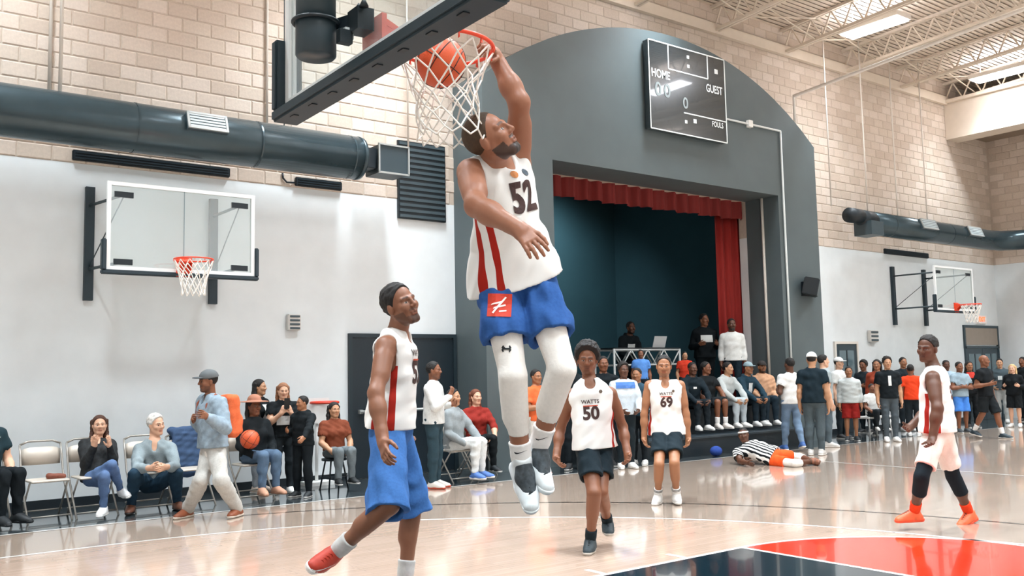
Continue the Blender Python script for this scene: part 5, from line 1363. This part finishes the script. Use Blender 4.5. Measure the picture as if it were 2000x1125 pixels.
Fd = Field(); Cq = P.J['hd']; Fd.ell(Cq+P.hu*0.045*P.k, np.array([0.09, 0.022, 0.11])*P.k, np.stack([P.hr, P.hu, P.hf])); V, Q = Fd.mesh(0.009); mesh_obj('headband', V, Q, mat('#ece9e4', 0.8), pr)
# ------------------------------------------------------------------ spectators
def spot(px, Y=None, foot=None):
    if foot is not None: return on_floor(px, foot)
    p = on_y(px, 720, Y); p[2] = 0; return p
def facing(pos, rel):
    """0 faces the camera, 90 faces the right of the view, 180 turns away"""
    d = np.array([pos[0], pos[1]]); d = d/np.linalg.norm(d); r = np.array([d[1], -d[0]]); a = math.radians(rel)
    v = -d*math.cos(a)+r*math.sin(a); return math.atan2(v[1], v[0])
TRS, SHT = 'trousers', 'shorts'
def fan(px, Y, topy, rel, tone, label, upper, lower, shoes='#2b2b2c', hair='short', haircol='#17120f', foot=None, ground=0.0, res=0.017, fine=0.010, seat=None, H=None,
        beard=0.0, female=False, build=1.0, group=None, cap=None, sole='#d9d5cf', print_=None, hood=False, sleeve=2.0, extra=None, hem=-0.10, sockc=None, **pk):
    pos = spot(px, Y, foot); pos[2] = ground
    if H is None:
        v = on_y(px, topy, pos[1]); H = v[2]-ground-0.0; H = H/1.005
    if cap and hair: hair = 'buzz'
    P = stand_pose(pos, facing(pos, rel), H, seat=seat, **pk)
    o = person(P, tone, label, res, fine, group, hair=hair, haircol=haircol, beard=beard, female=female, build=build)
    sd = abs(int(px))
    sh, V, Q = top(P, cloth(upper), res*0.85, o, sleeve=sleeve, hem=hem, build=build, seed=sd, hood=hood, female=female, name='hoodie' if hood else 'shirt')
    if print_:
        w_, h_, c_, u_ = print_; back = False
        decal(shape_mesh([[(-w_, -h_), (w_, -h_), (w_, h_), (-w_, h_)]]), 'shirt_print', 1, V, Q, P.J['pl']+(P.J['nk']-P.J['pl'])*u_, P.cf, P.up, mat(c_, 0.8), sh, grid=0.05, off=0.008)
    kind, col = lower
    if kind == TRS: trousers(P, cloth(col), res*0.9, o, build=build, seed=sd+1)
    else: shorts(P, cloth(col), res*0.9, o, 0.95, 0.03, seed=sd+1, hollow=False, build=build)
    for s in 'lr':
        if sockc: sock(P, s, 0.35, cloth(sockc), res*0.8, o)
        shoe(P, s, mat(shoes, 0.6), mat(sole, 0.6), res*0.65, o)
    if cap: cap_hat(P, mat(cap[0], 0.8), mat(cap[1], 0.8), res*0.7, o, back=cap[2] if len(cap) > 2 else False)
    return o, P

# folding chairs
def make_chair():
    t = empty('folding_chair', (0, 0, 0)); cm = mat('#c9bfb2', 0.45, metal=0.2); fm = mat('#a9a49c', 0.35, metal=0.5)
    F = Field(); A = np.eye(3); F.box((0, 0.02, 0.445), (0.20, 0.19, 0.014), A, 0.012); F.fold = None
    V, Q = F.mesh(0.012); mesh_obj('seat', V, Q, cm, t)
    mb = MB(); vs = []; fs = []; n = 10
    for i in range(n+1):
        a = -1+2*i/n; y = -0.235+0.05*(a*a)*-1+0.05
        for (z, dy) in ((0.60, 0.0), (0.70, -0.01), (0.80-0.035*a*a*a*a, -0.025)):
            vs.append((a*0.205, y-0.05+dy, z))
    for i in range(n):
        for j in (0, 1): fs.append((3*i+j, 3*i+3+j, 3*i+4+j, 3*i+1+j))
    mb._add(vs, fs, True); b = mb.build('backrest', cm, t); md = b.modifiers.new('thick', 'SOLIDIFY'); md.thickness = 0.012
    for s in (-1, 1):
        mb = MB(); mb.tube([(s*0.215, -0.30, 0.83), (s*0.218, -0.25, 0.70), (s*0.22, -0.16, 0.45), (s*0.225, 0.21, 0.0)], 0.012, 8); mb.build('leg', fm, t)
        mb = MB(); mb.tube([(s*0.195, 0.12, 0.44), (s*0.20, -0.27, 0.0)], 0.011, 8); mb.build('leg', fm, t)
    mb = MB(); mb.tube([(-0.215, -0.30, 0.83), (-0.13, -0.315, 0.865), (0.13, -0.315, 0.865), (0.215, -0.30, 0.83)], 0.012, 8); mb.build('back_frame', fm, t)
    for y, z in ((0.165, 0.06), (-0.20, 0.09)):
        mb = MB(); mb.tube([(-0.22, y, z), (0.22, y, z)], 0.009, 8); mb.build('stretcher', fm, t)
    return t
CH0 = make_chair(); _first = [True]
def chair(pos, yaw, label):
    if _first[0]: r = CH0; _first[0] = False; kids = []
    else:
        r = CH0.copy(); COL.objects.link(r); kids = list(CH0.children)
    r['label'] = label; r['category'] = 'chair'; r['group'] = 'folding chairs along the wall'
    r.matrix_world = Matrix.Translation(Vector((pos[0], pos[1], 0))) @ Matrix.Rotation(yaw-math.pi/2, 4, 'Z')
    for k in kids:
        c = k.copy(); COL.objects.link(c); c.parent = r; c.matrix_parent_inverse = Matrix.Identity(4)
    return r
for k in CH0.children: k.matrix_parent_inverse = Matrix.Identity(4)
YC = 11.62; CY_ = -math.pi/2
def chair_at(px, label, Y=YC, yaw=CY_+0.05): p = spot(px, Y); chair(p, yaw, label); return p
chair_at(-22, 'folding chair under the man in dark shirt with a white star')
pe = chair_at(96, 'empty beige folding chair with a brown item on its seat')
chair_at(186, 'folding chair under the woman in blue jeans with crossed legs')
chair_at(296, 'folding chair under the grey-haired man')
pj = chair_at(376, 'folding chair with a blue jacket hung over its back')
chair_at(492, 'folding chair under the person in the brown hat')
chair_at(890, 'folding chair under the person in grey hoodie and white leg sleeve', 11.3)
chair_at(928, 'folding chair under the woman in red shirt', 11.75)
# brown item and blue jacket
Fd = Field(); Fd.cap((pe[0]+0.02, pe[1]-0.04, 0.485), (pe[0]+0.16, pe[1]-0.06, 0.48), 0.035, 0.03, 0.02, side=(0, 1, 0), w=1.6); Fd.fold = folds(3, 0.004, 0.06); V, Q = Fd.mesh(0.008)
tag(mesh_obj('folded_bag', V, Q, mat('#7a4230', 0.7)), 'small brown bag lying on the empty folding chair', 'bag')
Fd = Field(); bx, by = pj[0], pj[1]
Fd.box((bx+0.02, by+0.33, 0.66), (0.19, 0.028, 0.24), np.eye(3), 0.025, 0.03); Fd.box((bx+0.02, by+0.24, 0.60), (0.18, 0.02, 0.28), np.eye(3), 0.02, 0.03); Fd.cap((bx-0.16, by+0.28, 0.9), (bx+0.2, by+0.28, 0.9), 0.05, None, 0.03); Fd.fold = folds(4, 0.008, 0.09); V, Q = Fd.mesh(0.010)
tag(mesh_obj('blue_jacket', V, Q, cloth('#43597a')), 'blue jacket draped over the back of a folding chair', 'jacket')

R1, F1 = 0.011, 0.007
# seated man cut by the edge
o, P = fan(-26, YC, 0, 37, 'light', 'seated man in dark shirt with white star and black trousers', '#1d3138', (TRS, '#12181c'), '#151a1d', seat=0.46, H=1.80, sleeve=0.55, arms=('lap', 'lap'), res=R1, fine=F1, haircol='#3a2a20', sole='#1a1f22')
V, Q = geo([c for c in o.children if c.name.startswith('shirt')][0])
star = [(0.045*(1 if i % 2 == 0 else 0.4)*math.sin(i*math.pi/5), 0.045*(1 if i % 2 == 0 else 0.4)*math.cos(i*math.pi/5)) for i in range(10)]
decal(shape_mesh([star]), 'shirt_star', 1, V, Q, P.J['pl']+(P.J['nk']-P.J['pl'])*0.78-P.cr*0.07, P.cf, P.up, mat('#e3e6e4', 0.8), [c for c in o.children if c.name.startswith('shirt')][0], off=0.006)
# woman clapping
D = depth_of(on_y(188, 935, YC-0.02))
P = pixel_pose(1.66, D, dict(pl=(186, 934, 0), nk=(190, 860, 1), hd=(195, 827, -1), rs=(164, 868, -1), ls=(217, 868, -1), re=(166, 908, -1), rw=(184, 872, -1), rf=(188, 848, -1),
    le=(222, 908, -1), lw=(214, 872, -1), lf=(212, 848, -1), rh=(178, 936, -1), lh=(194, 936, -1), rk=(218, 908, -1), ra=(236, 958, 1), rt=(254, 968, -1), lk=(204, 930, -1), la=(202, 994, 1), lt=(190, 1008, -1)), hf=cv(0.45, 0.12, 0.85), hu=UP)
pr = person(P, 'light', 'woman in black floral jacket and blue jeans clapping with crossed legs', R1, F1, hair='long', haircol='#4a2c1d', female=True, muscle=0.82, build=0.86, hands=(dict(curl=0.2), dict(curl=0.2)))
top(P, mat('#16191b', 0.8, 0.9, 35), 0.0095, pr, seed=71, build=0.88, hem=-0.06, name='jacket', openf=True, loose=0.012, female=True); trousers(P, cloth('#5a7298'), 0.0095, pr, build=0.9, loose=0.006, seed=72)
for s in 'lr': shoe(P, s, mat('#e9e8e6', 0.5), mat('#f0efec', 0.5), 0.009, pr)
# grey-haired man
D = depth_of(on_y(297, 942, YC-0.02))
P = pixel_pose(1.80, D, dict(pl=(296, 942, 0), nk=(302, 862, -1), hd=(305, 826, -1), rs=(272, 878, -1), ls=(334, 876, -1), re=(266, 916, -1), rw=(296, 914, -1), rf=(312, 914, -1), le=(342, 912, -1), lw=(322, 912, -1), lf=(308, 918, -1),
    rh=(286, 944, -1), lh=(308, 944, -1), rk=(264, 926, -1), ra=(256, 988, 1), rt=(250, 1002, -1), lk=(344, 924, -1), la=(346, 982, 1), lt=(356, 992, -1)), hf=cv(0.85, 0.02, 0.5), hu=UP)
pr = person(P, 'light', 'grey-haired man in grey-blue shirt and dark jeans sitting with clasped hands', R1, F1, hair='grey', haircol='#cfcbc4', build=1.05)
top(P, cloth('#8b979b'), 0.0095, pr, sleeve=1.7, seed=73, hem=-0.04, openf=True, build=1.05); trousers(P, cloth('#22394a'), 0.0095, pr, seed=74)
for s in 'lr': shoe(P, s, mat('#6a4230', 0.5), mat('#2a211d', 0.6), 0.009, pr)
# walking man in cap
D = depth_of(on_floor(405, 1006))
P = pixel_pose(1.80, D, dict(pl=(416, 876, 0), nk=(412, 774, 1), hd=(405, 737, -1), ls=(428, 786, -1), rs=(398, 782, 1), le=(440, 834, -1), lw=(404, 812, -1), lf=(388, 806, -1), re=(394, 832, 1), rw=(380, 818, -1), rf=(370, 808, -1),
    lh=(422, 880, -1), rh=(412, 880, 1), rk=(392, 938, -1), ra=(366, 994, 1), rt=(340, 1008, -1), lk=(432, 938, -1), la=(464, 992, 1), lt=(444, 1006, -1)), hf=cv(-0.75, 0.0, 0.6), hu=UP); ground(P)
pr = person(P, 'brown', 'man in grey cap and denim jacket walking along the sideline', R1, F1, hair='buzz', beard=0.5, hands=(dict(curl=0.8), dict(curl=0.7)))
top(P, cloth('#e6e1da'), 0.0095, pr, sleeve=0.5, hem=-0.24, seed=75, loose=0.004, name='long_tee'); top(P, mat('#8797a3', 0.85, 0.18, 25, 0.2), 0.0095, pr, sleeve=1.85, hem=0.04, seed=76, loose=0.032, name='denim_jacket', openf=True)
trousers(P, cloth('#b9b6b0'), 0.0095, pr, seed=77, loose=0.020, cuff=0.010)
for s in 'lr': shoe(P, s, mat('#8a4a2c', 0.45), mat('#d9cfc2', 0.5), 0.009, pr)
cap_hat(P, mat('#5d6163', 0.8), mat('#4c5052', 0.8), 0.008, pr)
t = empty('backpack', P.J['nk']-P.cf*0.2-P.up*0.5); tag(t, 'orange backpack worn by the man in the grey cap', 'backpack')
c = (P.J['nk']*0.62+P.J['pl']*0.38)-P.cf*0.215; A = np.stack([P.cr, P.up, P.cf]); Fd = Field(); Fd.box(c, (0.155, 0.25, 0.085), A, 0.07, 0.03); Fd.box(c-P.up*0.1-P.cf*0.07, (0.12, 0.11, 0.05), A, 0.04, 0.03); Fd.fold = folds(5, 0.006, 0.12); V, Q = Fd.mesh(0.010); mesh_obj('pack_body', V, Q, cloth('#d9683f'), t)
for s in 'lr':
    S = P.J[s+'s']; q = P.J['nk']*0.4+S*0.6
    mb = MB(); mb.tube([q-P.cf*0.13+P.up*0.0, q+P.up*0.075, q+P.cf*0.11-P.up*0.03, q+P.cf*0.13-P.up*0.16, q-P.cf*0.02-P.up*0.3], 0.016, 8); mb.build('strap', mat('#8a4a35', 0.8), t)

# person in the big hat, with a ball on the lap
o, P = fan(496, YC, 0, 30, 'brown', 'seated person in brown hat and blue jeans with a basketball on the lap', '#1a1f22', (TRS, '#566b82'), '#b98a70', hair='long', haircol='#181310', seat=0.46, H=1.66, arms=('lap', 'lap'), res=R1, fine=F1, female=True, sole='#a87a62')
k = P.k; C = P.J['hd']; A = np.stack([P.hr, P.hu, P.hf]); Fd = Field(); Fd.ell(C+P.hu*0.07*k, np.array([0.20, 0.012, 0.21])*k, A, 0.02); Fd.ell(C+P.hu*0.09*k, np.array([0.092, 0.085, 0.105])*k, A, 0.02); Fd.cut(C+P.hu*0.055*k, -P.hu); V, Q = Fd.mesh(0.008)
mesh_obj('hat', V, Q, mat('#a9725a', 0.8), o)
basketball(at_depth(488, 858, depth_of(P.J['lf'])-0.10), 0.12, 'orange basketball held on the lap of the person in the brown hat')
# standing group by the wall
fan(506, 12.2, 735, 62, 'tan', 'woman with long dark hair in black shirt with white print looking along the wall', '#14191c', (TRS, '#8e9398'), '#c9b7a8', hair='long', haircol='#14100e', res=R1, fine=F1, sleeve=0.5, female=True, print_=(0.09, 0.12, '#e6e6e2', 0.55), build=0.9, hyaw=0.1)
o, Pp = fan(553, 11.9, 742, 10, 'light', 'woman with light brown hair in black shirt looking at her phone', '#14191c', (TRS, '#20262a'), '#e4e2de', hair='long', haircol='#8a5d40', res=R1, fine=F1, sleeve=0.5, female=True, arms=('phone', 'phone'), print_=(0.10, 0.06, '#dfe2e0', 0.42), build=0.9, hpitch=-0.15)
def phone(P, label, both=True):
    c = (P.J['lf']+P.J['rf'])/2+P.cf*0.015 if both else P.J['rf']
    mb = MB(); n = nz(P.cf-P.up*0.2); u = nz(P.up-n*(P.up @ n)); r = np.cross(u, n); mb.obox(c+u*0.03, r*0.036, u*0.072, n*0.005)
    t = mb.build('phone', mat('#15181b', 0.3), bevel=0.004); tag(t, label, 'phone')
    return t
phone(Pp, 'dark phone held up by the woman with light brown hair')
fan(592, 11.35, 768, -35, 'mid', 'boy in black hoodie and black trousers standing beside the woman with the phone', '#12181b', (TRS, '#12181c'), '#1a1f22', res=R1, fine=F1, hood=True, arms=('out', 'bent'), hyaw=-0.5)
# girl on a stool
o, P = fan(652, 11.75, 0, 25, 'tan', 'girl with long curly dark hair and brown top sitting on a stool', '#7a3f2a', (TRS, '#6d7578'), '#15191b', hair='wavy', haircol='#16100d', seat=0.43, H=1.50, res=R1, fine=F1, female=True, arms=('lap', 'lap'), sleeve=0.6, build=0.9)
p = spot(652, 11.75); t = empty('stool', (p[0], p[1], 0)); tag(t, 'black stool with thin legs under the curly-haired girl', 'stool')
mb = MB(); mb.tube([(p[0], p[1], 0.395), (p[0], p[1], 0.425)], 0.17, 24); mb.build('seat', BLACK, t)
for a in (0.8, 2.4, 3.9, 5.5):
    mb = MB(); mb.tube([(p[0]+0.12*math.cos(a), p[1]+0.12*math.sin(a), 0.40), (p[0]+0.20*math.cos(a), p[1]+0.20*math.sin(a), 0)], 0.012, 8); mb.build('leg', BLACK, t)
mb = MB(); mb.tube([(p[0]+0.18*math.cos(a), p[1]+0.18*math.sin(a), 0.18) for a in np.linspace(0, 6.283, 20, endpoint=False)], 0.008, 6, closed=True); mb.build('foot_ring', BLACK, t)
# small red toy hoop behind
p = on_y(629, 786, 12.3); t = empty('toy_hoop', (p[0], 12.3, 0)); tag(t, 'small toy hoop with red rim on a white stand behind the curly-haired girl', 'toy hoop')
mb = MB(); mb.tube([(p[0]+0.19*math.cos(a), 12.22+0.19*math.sin(a), p[2]) for a in np.linspace(0, 6.283, 24, endpoint=False)], 0.02, 8, closed=True); mb.build('rim', mat('#cf3a22', 0.5), t)
mb = MB(); mb.box(p[0]-0.17, p[0]+0.17, 12.42, 12.45, p[2]-0.30, p[2]+0.06); mb.build('toy_backboard', mat('#e6e6e3', 0.5), t)
mb = MB(); mb.tube([(p[0], 12.48, 0.03), (p[0], 12.48, p[2])], 0.025, 8); mb.box(p[0]-0.2, p[0]+0.2, 12.3, 12.6, 0, 0.05); mb.build('stand', mat('#e6e6e3', 0.5), t)
# by the double door and the arch
o, P = fan(846, 10.85, 700, 72, 'brown', 'man in white sweater and dark jeans standing by the black double door', '#d9dbd9', (TRS, '#2c4049'), '#d9d2ca', res=R1, fine=F1, arms=('bent', 'phone'), sole='#b5432a', beard=0.3, build=1.05)
o, P = fan(884, 11.25, 0, 60, 'tan', 'seated person in grey hoodie with white leg sleeves and blue shoes beside the arch', '#8c9294', (TRS, '#d6d8d6'), '#4a6fb0', seat=0.46, H=1.74, res=R1, fine=F1, hood=True, arms=('knees', 'lap'))
fan(928, 11.72, 0, 25, 'light', 'woman with long red-brown hair and red shirt sitting beside the arch', '#8c2a22', (TRS, '#12171a'), '#1a1f22', hair='long', haircol='#6b3a24', seat=0.46, H=1.68, res=R1, fine=F1, female=True, arms=('knees', 'knees'), sleeve=1.2, hyaw=0.1, build=0.9)
fan(1046, 11.1, 716, 40, 'mid', 'person in orange shirt and white trousers standing behind the dunking player', '#e0683a', (TRS, '#d9d5ce'), '#c9502c', res=R1, fine=F1, arms=('cross', 'cross'), sleeve=0.6)

# ---------------- on and around the stage
o, DJ = fan(1222, 14.35, 622, 35, 'dark', 'man in black hoodie with white print bending over the table on the stage', '#10171b', (TRS, '#10171b'), ground=SZ, hood=True, arms=('lap', 'lap'), print_=(0.09, 0.10, '#dfe3e2', 0.55), lean=0.35, beard=0.5)
fan(1378, 13.2, 608, 20, 'brown', 'man in black hoodie with white square print standing on the stage', '#10171b', (TRS, '#131a1e'), ground=SZ, hood=True, arms=('bent', 'bent'), print_=(0.13, 0.075, '#e3e6e4', 0.62), hyaw=0.4, build=1.15)
fan(1432, 12.45, 618, 5, 'dark', 'man in white sweater and dark trousers standing on the stage by the red curtain', '#dcdcd8', (TRS, '#1b2a33'), ground=SZ, beard=0.9, hyaw=0.3)
fan(1252, 12.5, 680, 10, 'brown', 'child in bright blue shirt standing on the stage behind the stage front', '#5b8fd6', (TRS, '#27323a'), ground=SZ, sleeve=0.5, build=0.9)
fan(1338, 12.6, 684, 20, 'tan', 'child in red shirt standing on the stage beside the white truss table', '#c93a24', (TRS, '#27323a'), ground=SZ, sleeve=0.5, build=0.9)
fan(1217, 10.75, 703, 20, 'dark', 'young man in blue and white jacket standing in front of the stage', '#c9d3da', (TRS, '#1a2328'), '#d9d7d3', arms=('lap', 'lap'), hair='curly', print_=(0.16, 0.05, '#4a78c0', 0.85))
fan(1244, 10.95, 714, -20, 'mid', 'young man in dark denim jacket standing in front of the stage', '#2b4656', (TRS, '#161d22'), '#d9d7d3', arms=('bent', 'chin'))
fan(1178, 11.2, 690, 15, 'brown', 'man in black shirt standing at the left end of the stage front', '#12191d', (TRS, '#161d22'))
fan(1118, 11.2, 690, -5, 'dark', 'man in black jacket standing at the arch behind player 50', '#12191d', (TRS, '#161d22'))
SE = 'spectators sitting on the stage edge'
def sitter(px, rel, tone, label, upper, lower, shoes, **kw):
    kw.setdefault('H', 1.74); kw.setdefault('build', 0.95)
    return fan(px, 12.02, 0, rel, tone, label, upper, lower, shoes, ground=0.34, seat=0.47, group=SE, **kw)
sitter(1347, 30, 'dark', 'young man in dark hoodie with small white logo sitting on the stage edge', '#17232a', (TRS, '#1a2227'), '#d9d7d3', hood=True, arms=('knees', 'knees'), print_=(0.035, 0.02, '#e6e6e2', 0.65), lean=0.15)
sitter(1378, 40, 'brown', 'young man in black shirt and dark shorts with white socks sitting on the stage edge', '#15191b', (SHT, '#1d2226'), '#d9cfc6', sleeve=0.5, arms=('knees', 'lap'), sockc='#e9e7e3', hyaw=0.4)
sitter(1412, 45, 'tan', 'young man in light grey hoodie and pale jeans sitting on the stage edge', '#b4b8b6', (TRS, '#b9c2c6'), '#e0ded9', hood=True, arms=('knees', 'knees'), lean=0.2, hyaw=0.3)
sitter(1450, 45, 'mid', 'young man in navy hoodie and grey hat sitting on the stage edge', '#203845', (TRS, '#1c2830'), '#d9d7d3', hood=True, arms=('knees', 'knees'), lean=0.25, cap=('#8fa3a9', '#8fa3a9'), print_=(0.05, 0.10, '#dfe3e2', 0.6))
sitter(1488, 20, 'mid', 'man with beard in tan hoodie sitting on the stage edge', '#c79a7a', (TRS, '#22303a'), '#d9d7d3', hood=True, arms=('lap', 'lap'), beard=0.9, build=1.15, cap=('#2a2522', '#2a2522'))
fan(1543, 10.7, 692, 205, 'dark', 'man in white shirt and blue jeans seen from behind in front of the stage', '#e3e1dd', (TRS, '#71879f'), '#3a5f9c', sleeve=0.55, stride=0.35, arms=('bent', 'down'), hyaw=0.3)
fan(1586, 9.85, 683, 172, 'tan', 'man in black shirt and white cap seen from behind', '#15242c', (TRS, '#4b565b'), '#c9c5bf', sleeve=0.55, cap=('#ecebe8', '#ecebe8'), build=1.1, res=0.015, print_=None)
fan(1608, 10.7, 688, 110, 'light', 'man in grey shirt standing beside the man in the white cap', '#98a2a4', (TRS, '#56636a'), '#c9c5bf', sleeve=0.55, build=1.1)
fan(1638, 11.7, 694, 60, 'light', 'person in white cap and white shirt with a dark strap by the far wall', '#dcdcd8', (TRS, '#2b3439'), cap=('#e9e8e5', '#e9e8e5'), sleeve=0.6)
fan(1657, 11.2, 712, 5, 'mid', 'boy in light grey sweater and dark red shorts', '#bcc1bf', (SHT, '#8c1f1a'), '#23282b', build=1.1)
fan(1687, 12.2, 700, -30, 'brown', 'young man in dark shirt standing by the far wall beside the small door', '#232b30', (TRS, '#232b30'), sleeve=0.5, hair='curly', arms=('cross', 'cross'))
fan(1713, 11.6, 698, -10, 'mid', 'woman with long dark hair in rust red top', '#8f3c26', (TRS, '#1b2328'), hair='long', female=True, build=0.9)
fan(1733, 10.5, 693, 15, 'tan', 'young man in black shirt with white print and grey jeans', '#131a1e', (TRS, '#4a5359'), '#e6e4e0', sleeve=0.6, hair='curly', print_=(0.03, 0.10, '#dfe3e2', 0.62), res=0.015)
fan(1764, 11.9, 694, 30, 'mid', 'young man in dark shirt behind the orange shirt', '#20282d', (TRS, '#20282d'), '#d9d7d3')
fan(1778, 10.9, 708, 185, 'brown', 'person in bright orange shirt seen from behind', '#e2431f', (TRS, '#1c2429'), '#d9d7d3', sleeve=0.6)
fan(1848, 11.2, 700, 20, 'dark', 'young man in pale blue shirt behind the player in orange shoes', '#9fb4c4', (TRS, '#26323a'), sleeve=0.6, hair='fade')
fan(1873, 10.6, 703, 35, 'brown', 'young man in grey shirt and bright blue shorts', '#8fa2ad', (SHT, '#4a86d8'), '#3a3f42', sleeve=0.6, arms=('cross', 'cross'))
fan(1893, 11.3, 702, 20, 'mid', 'woman with red scarf and black coat near the far door', '#15191c', (TRS, '#15191c'), hair='bob', female=True, print_=(0.09, 0.07, '#c4301f', 0.86), arms=('bent', 'bent'))
fan(1922, 9.45, 687, 60, 'brown', 'bald man in black shirt and black shorts with white stripes stepping forward', '#14181b', (SHT, '#1a1f22'), '#22323a', hair=None, sleeve=0.55, stride=0.5, arms=('down', 'bent'), sockc='#e3e1dd', res=0.015, hyaw=0.2)
fan(1953, 11.6, 697, -5, 'tan', 'young man in dark grey hoodie and light grey trousers', '#47545a', (TRS, '#b4b6b3'), '#d9d7d3', hood=True, arms=('lap', 'lap'), print_=(0.05, 0.05, '#c9cfcd', 0.55))
fan(1977, 10.6, 708, -15, 'light', 'blonde woman in black coat and black skirt', '#15191c', (SHT, '#15191c'), '#e3e1dd', hair='long', haircol='#c9a878', female=True, arms=('bent', 'bent'))
fan(1998, 11.3, 694, -30, 'brown', 'man in black jacket at the far end wall', '#14181b', (TRS, '#1c2226'))
fan(1822, 11.7, 702, 0, 'mid', 'man in grey shirt standing under the far wall hoop', '#5a666b', (TRS, '#20282d'))
o, P = fan(1700, 11.3, 0, 30, 'brown', 'child in white shirt sitting on a white folding table bench', '#d9d9d5', (TRS, '#23292d'), '#d9d7d3', seat=0.46, H=1.35, sleeve=0.6, arms=('lap', 'lap'))
p = spot(1702, 11.38); t = empty('white_bench', (p[0], p[1], 0)); tag(t, 'small white bench under the child in the white shirt', 'bench')
mb = MB(); mb.box(p[0]-0.45, p[0]+0.45, p[1]-0.16, p[1]+0.25, 0.41, 0.45); mb.build('bench_top', mat('#dedcd7', 0.5), t, bevel=0.008)
for sx in (-1, 1):
    for sy in (-0.13, 0.2): mb = MB(); mb.tube([(p[0]+sx*0.4, p[1]+sy, 0.41), (p[0]+sx*0.43, p[1]+sy*1.1, 0)], 0.018, 8); mb.build('leg', mat('#dedcd7', 0.5), t)
# truss table and laptop on the stage
a, b = on_y(1199, 681, 13.2), on_y(1327, 681, 13.2); zt = a[2]; zb = SZ; t = empty('truss_table', ((a[0]+b[0])/2, 13.2, SZ)); tag(t, 'white truss table with triangular bars on the stage', 'table')
WT = mat('#dfe3e2', 0.4); x0, x1 = a[0], b[0]
for y in (13.2, 13.75):
    for z in (zt-0.02, zt-0.32): mb = MB(); mb.tube([(x0, y, z), (x1, y, z)], 0.02, 8); mb.build('rail', WT, t)
    for x in (x0, x1): mb = MB(); mb.tube([(x, y, zb), (x, y, zt)], 0.022, 8); mb.build('leg', WT, t)
    n = 8
    for i in range(n):
        xa, xb = x0+(x1-x0)*i/n, x0+(x1-x0)*(i+1)/n; mb = MB(); mb.tube([(xa, y, zt-(0.32 if i % 2 else 0.02)), (xb, y, zt-(0.02 if i % 2 else 0.32))], 0.014, 6); mb.build('brace', WT, t)
mb = MB(); mb.box(x0, x1, 13.18, 13.78, zt, zt+0.02); mb.build('table_top', mat('#20282c', 0.5), t)
p = on_y(1286, 676, 13.45); t = empty('laptop', (p[0], 13.5, zt+0.02)); tag(t, 'open silver laptop standing on the white truss table', 'laptop')
mb = MB(); mb.box(p[0]-0.18, p[0]+0.18, 13.45, 13.69, zt+0.021, zt+0.04); mb.build('laptop_base', mat('#b9bdbf', 0.4), t)
mb = MB(); mb.obox((p[0], 13.41, zt+0.15), (0.18, 0, 0), (0, -0.035, 0.11), (0, 0.005, 0.002)); mb.build('laptop_lid', mat('#cfd3d4', 0.4), t)
# blue object by the step
pz = on_floor(1357, 888); mb = MB(); mb.sphere((pz[0], min(pz[1], 11.05), 0.09), 0.10, 20, (1.2, 1, 0.9)); t = mb.build('blue_bag', cloth('#2c458c')); tag(t, 'small round blue bag on the floor at the foot of the stage step', 'bag')
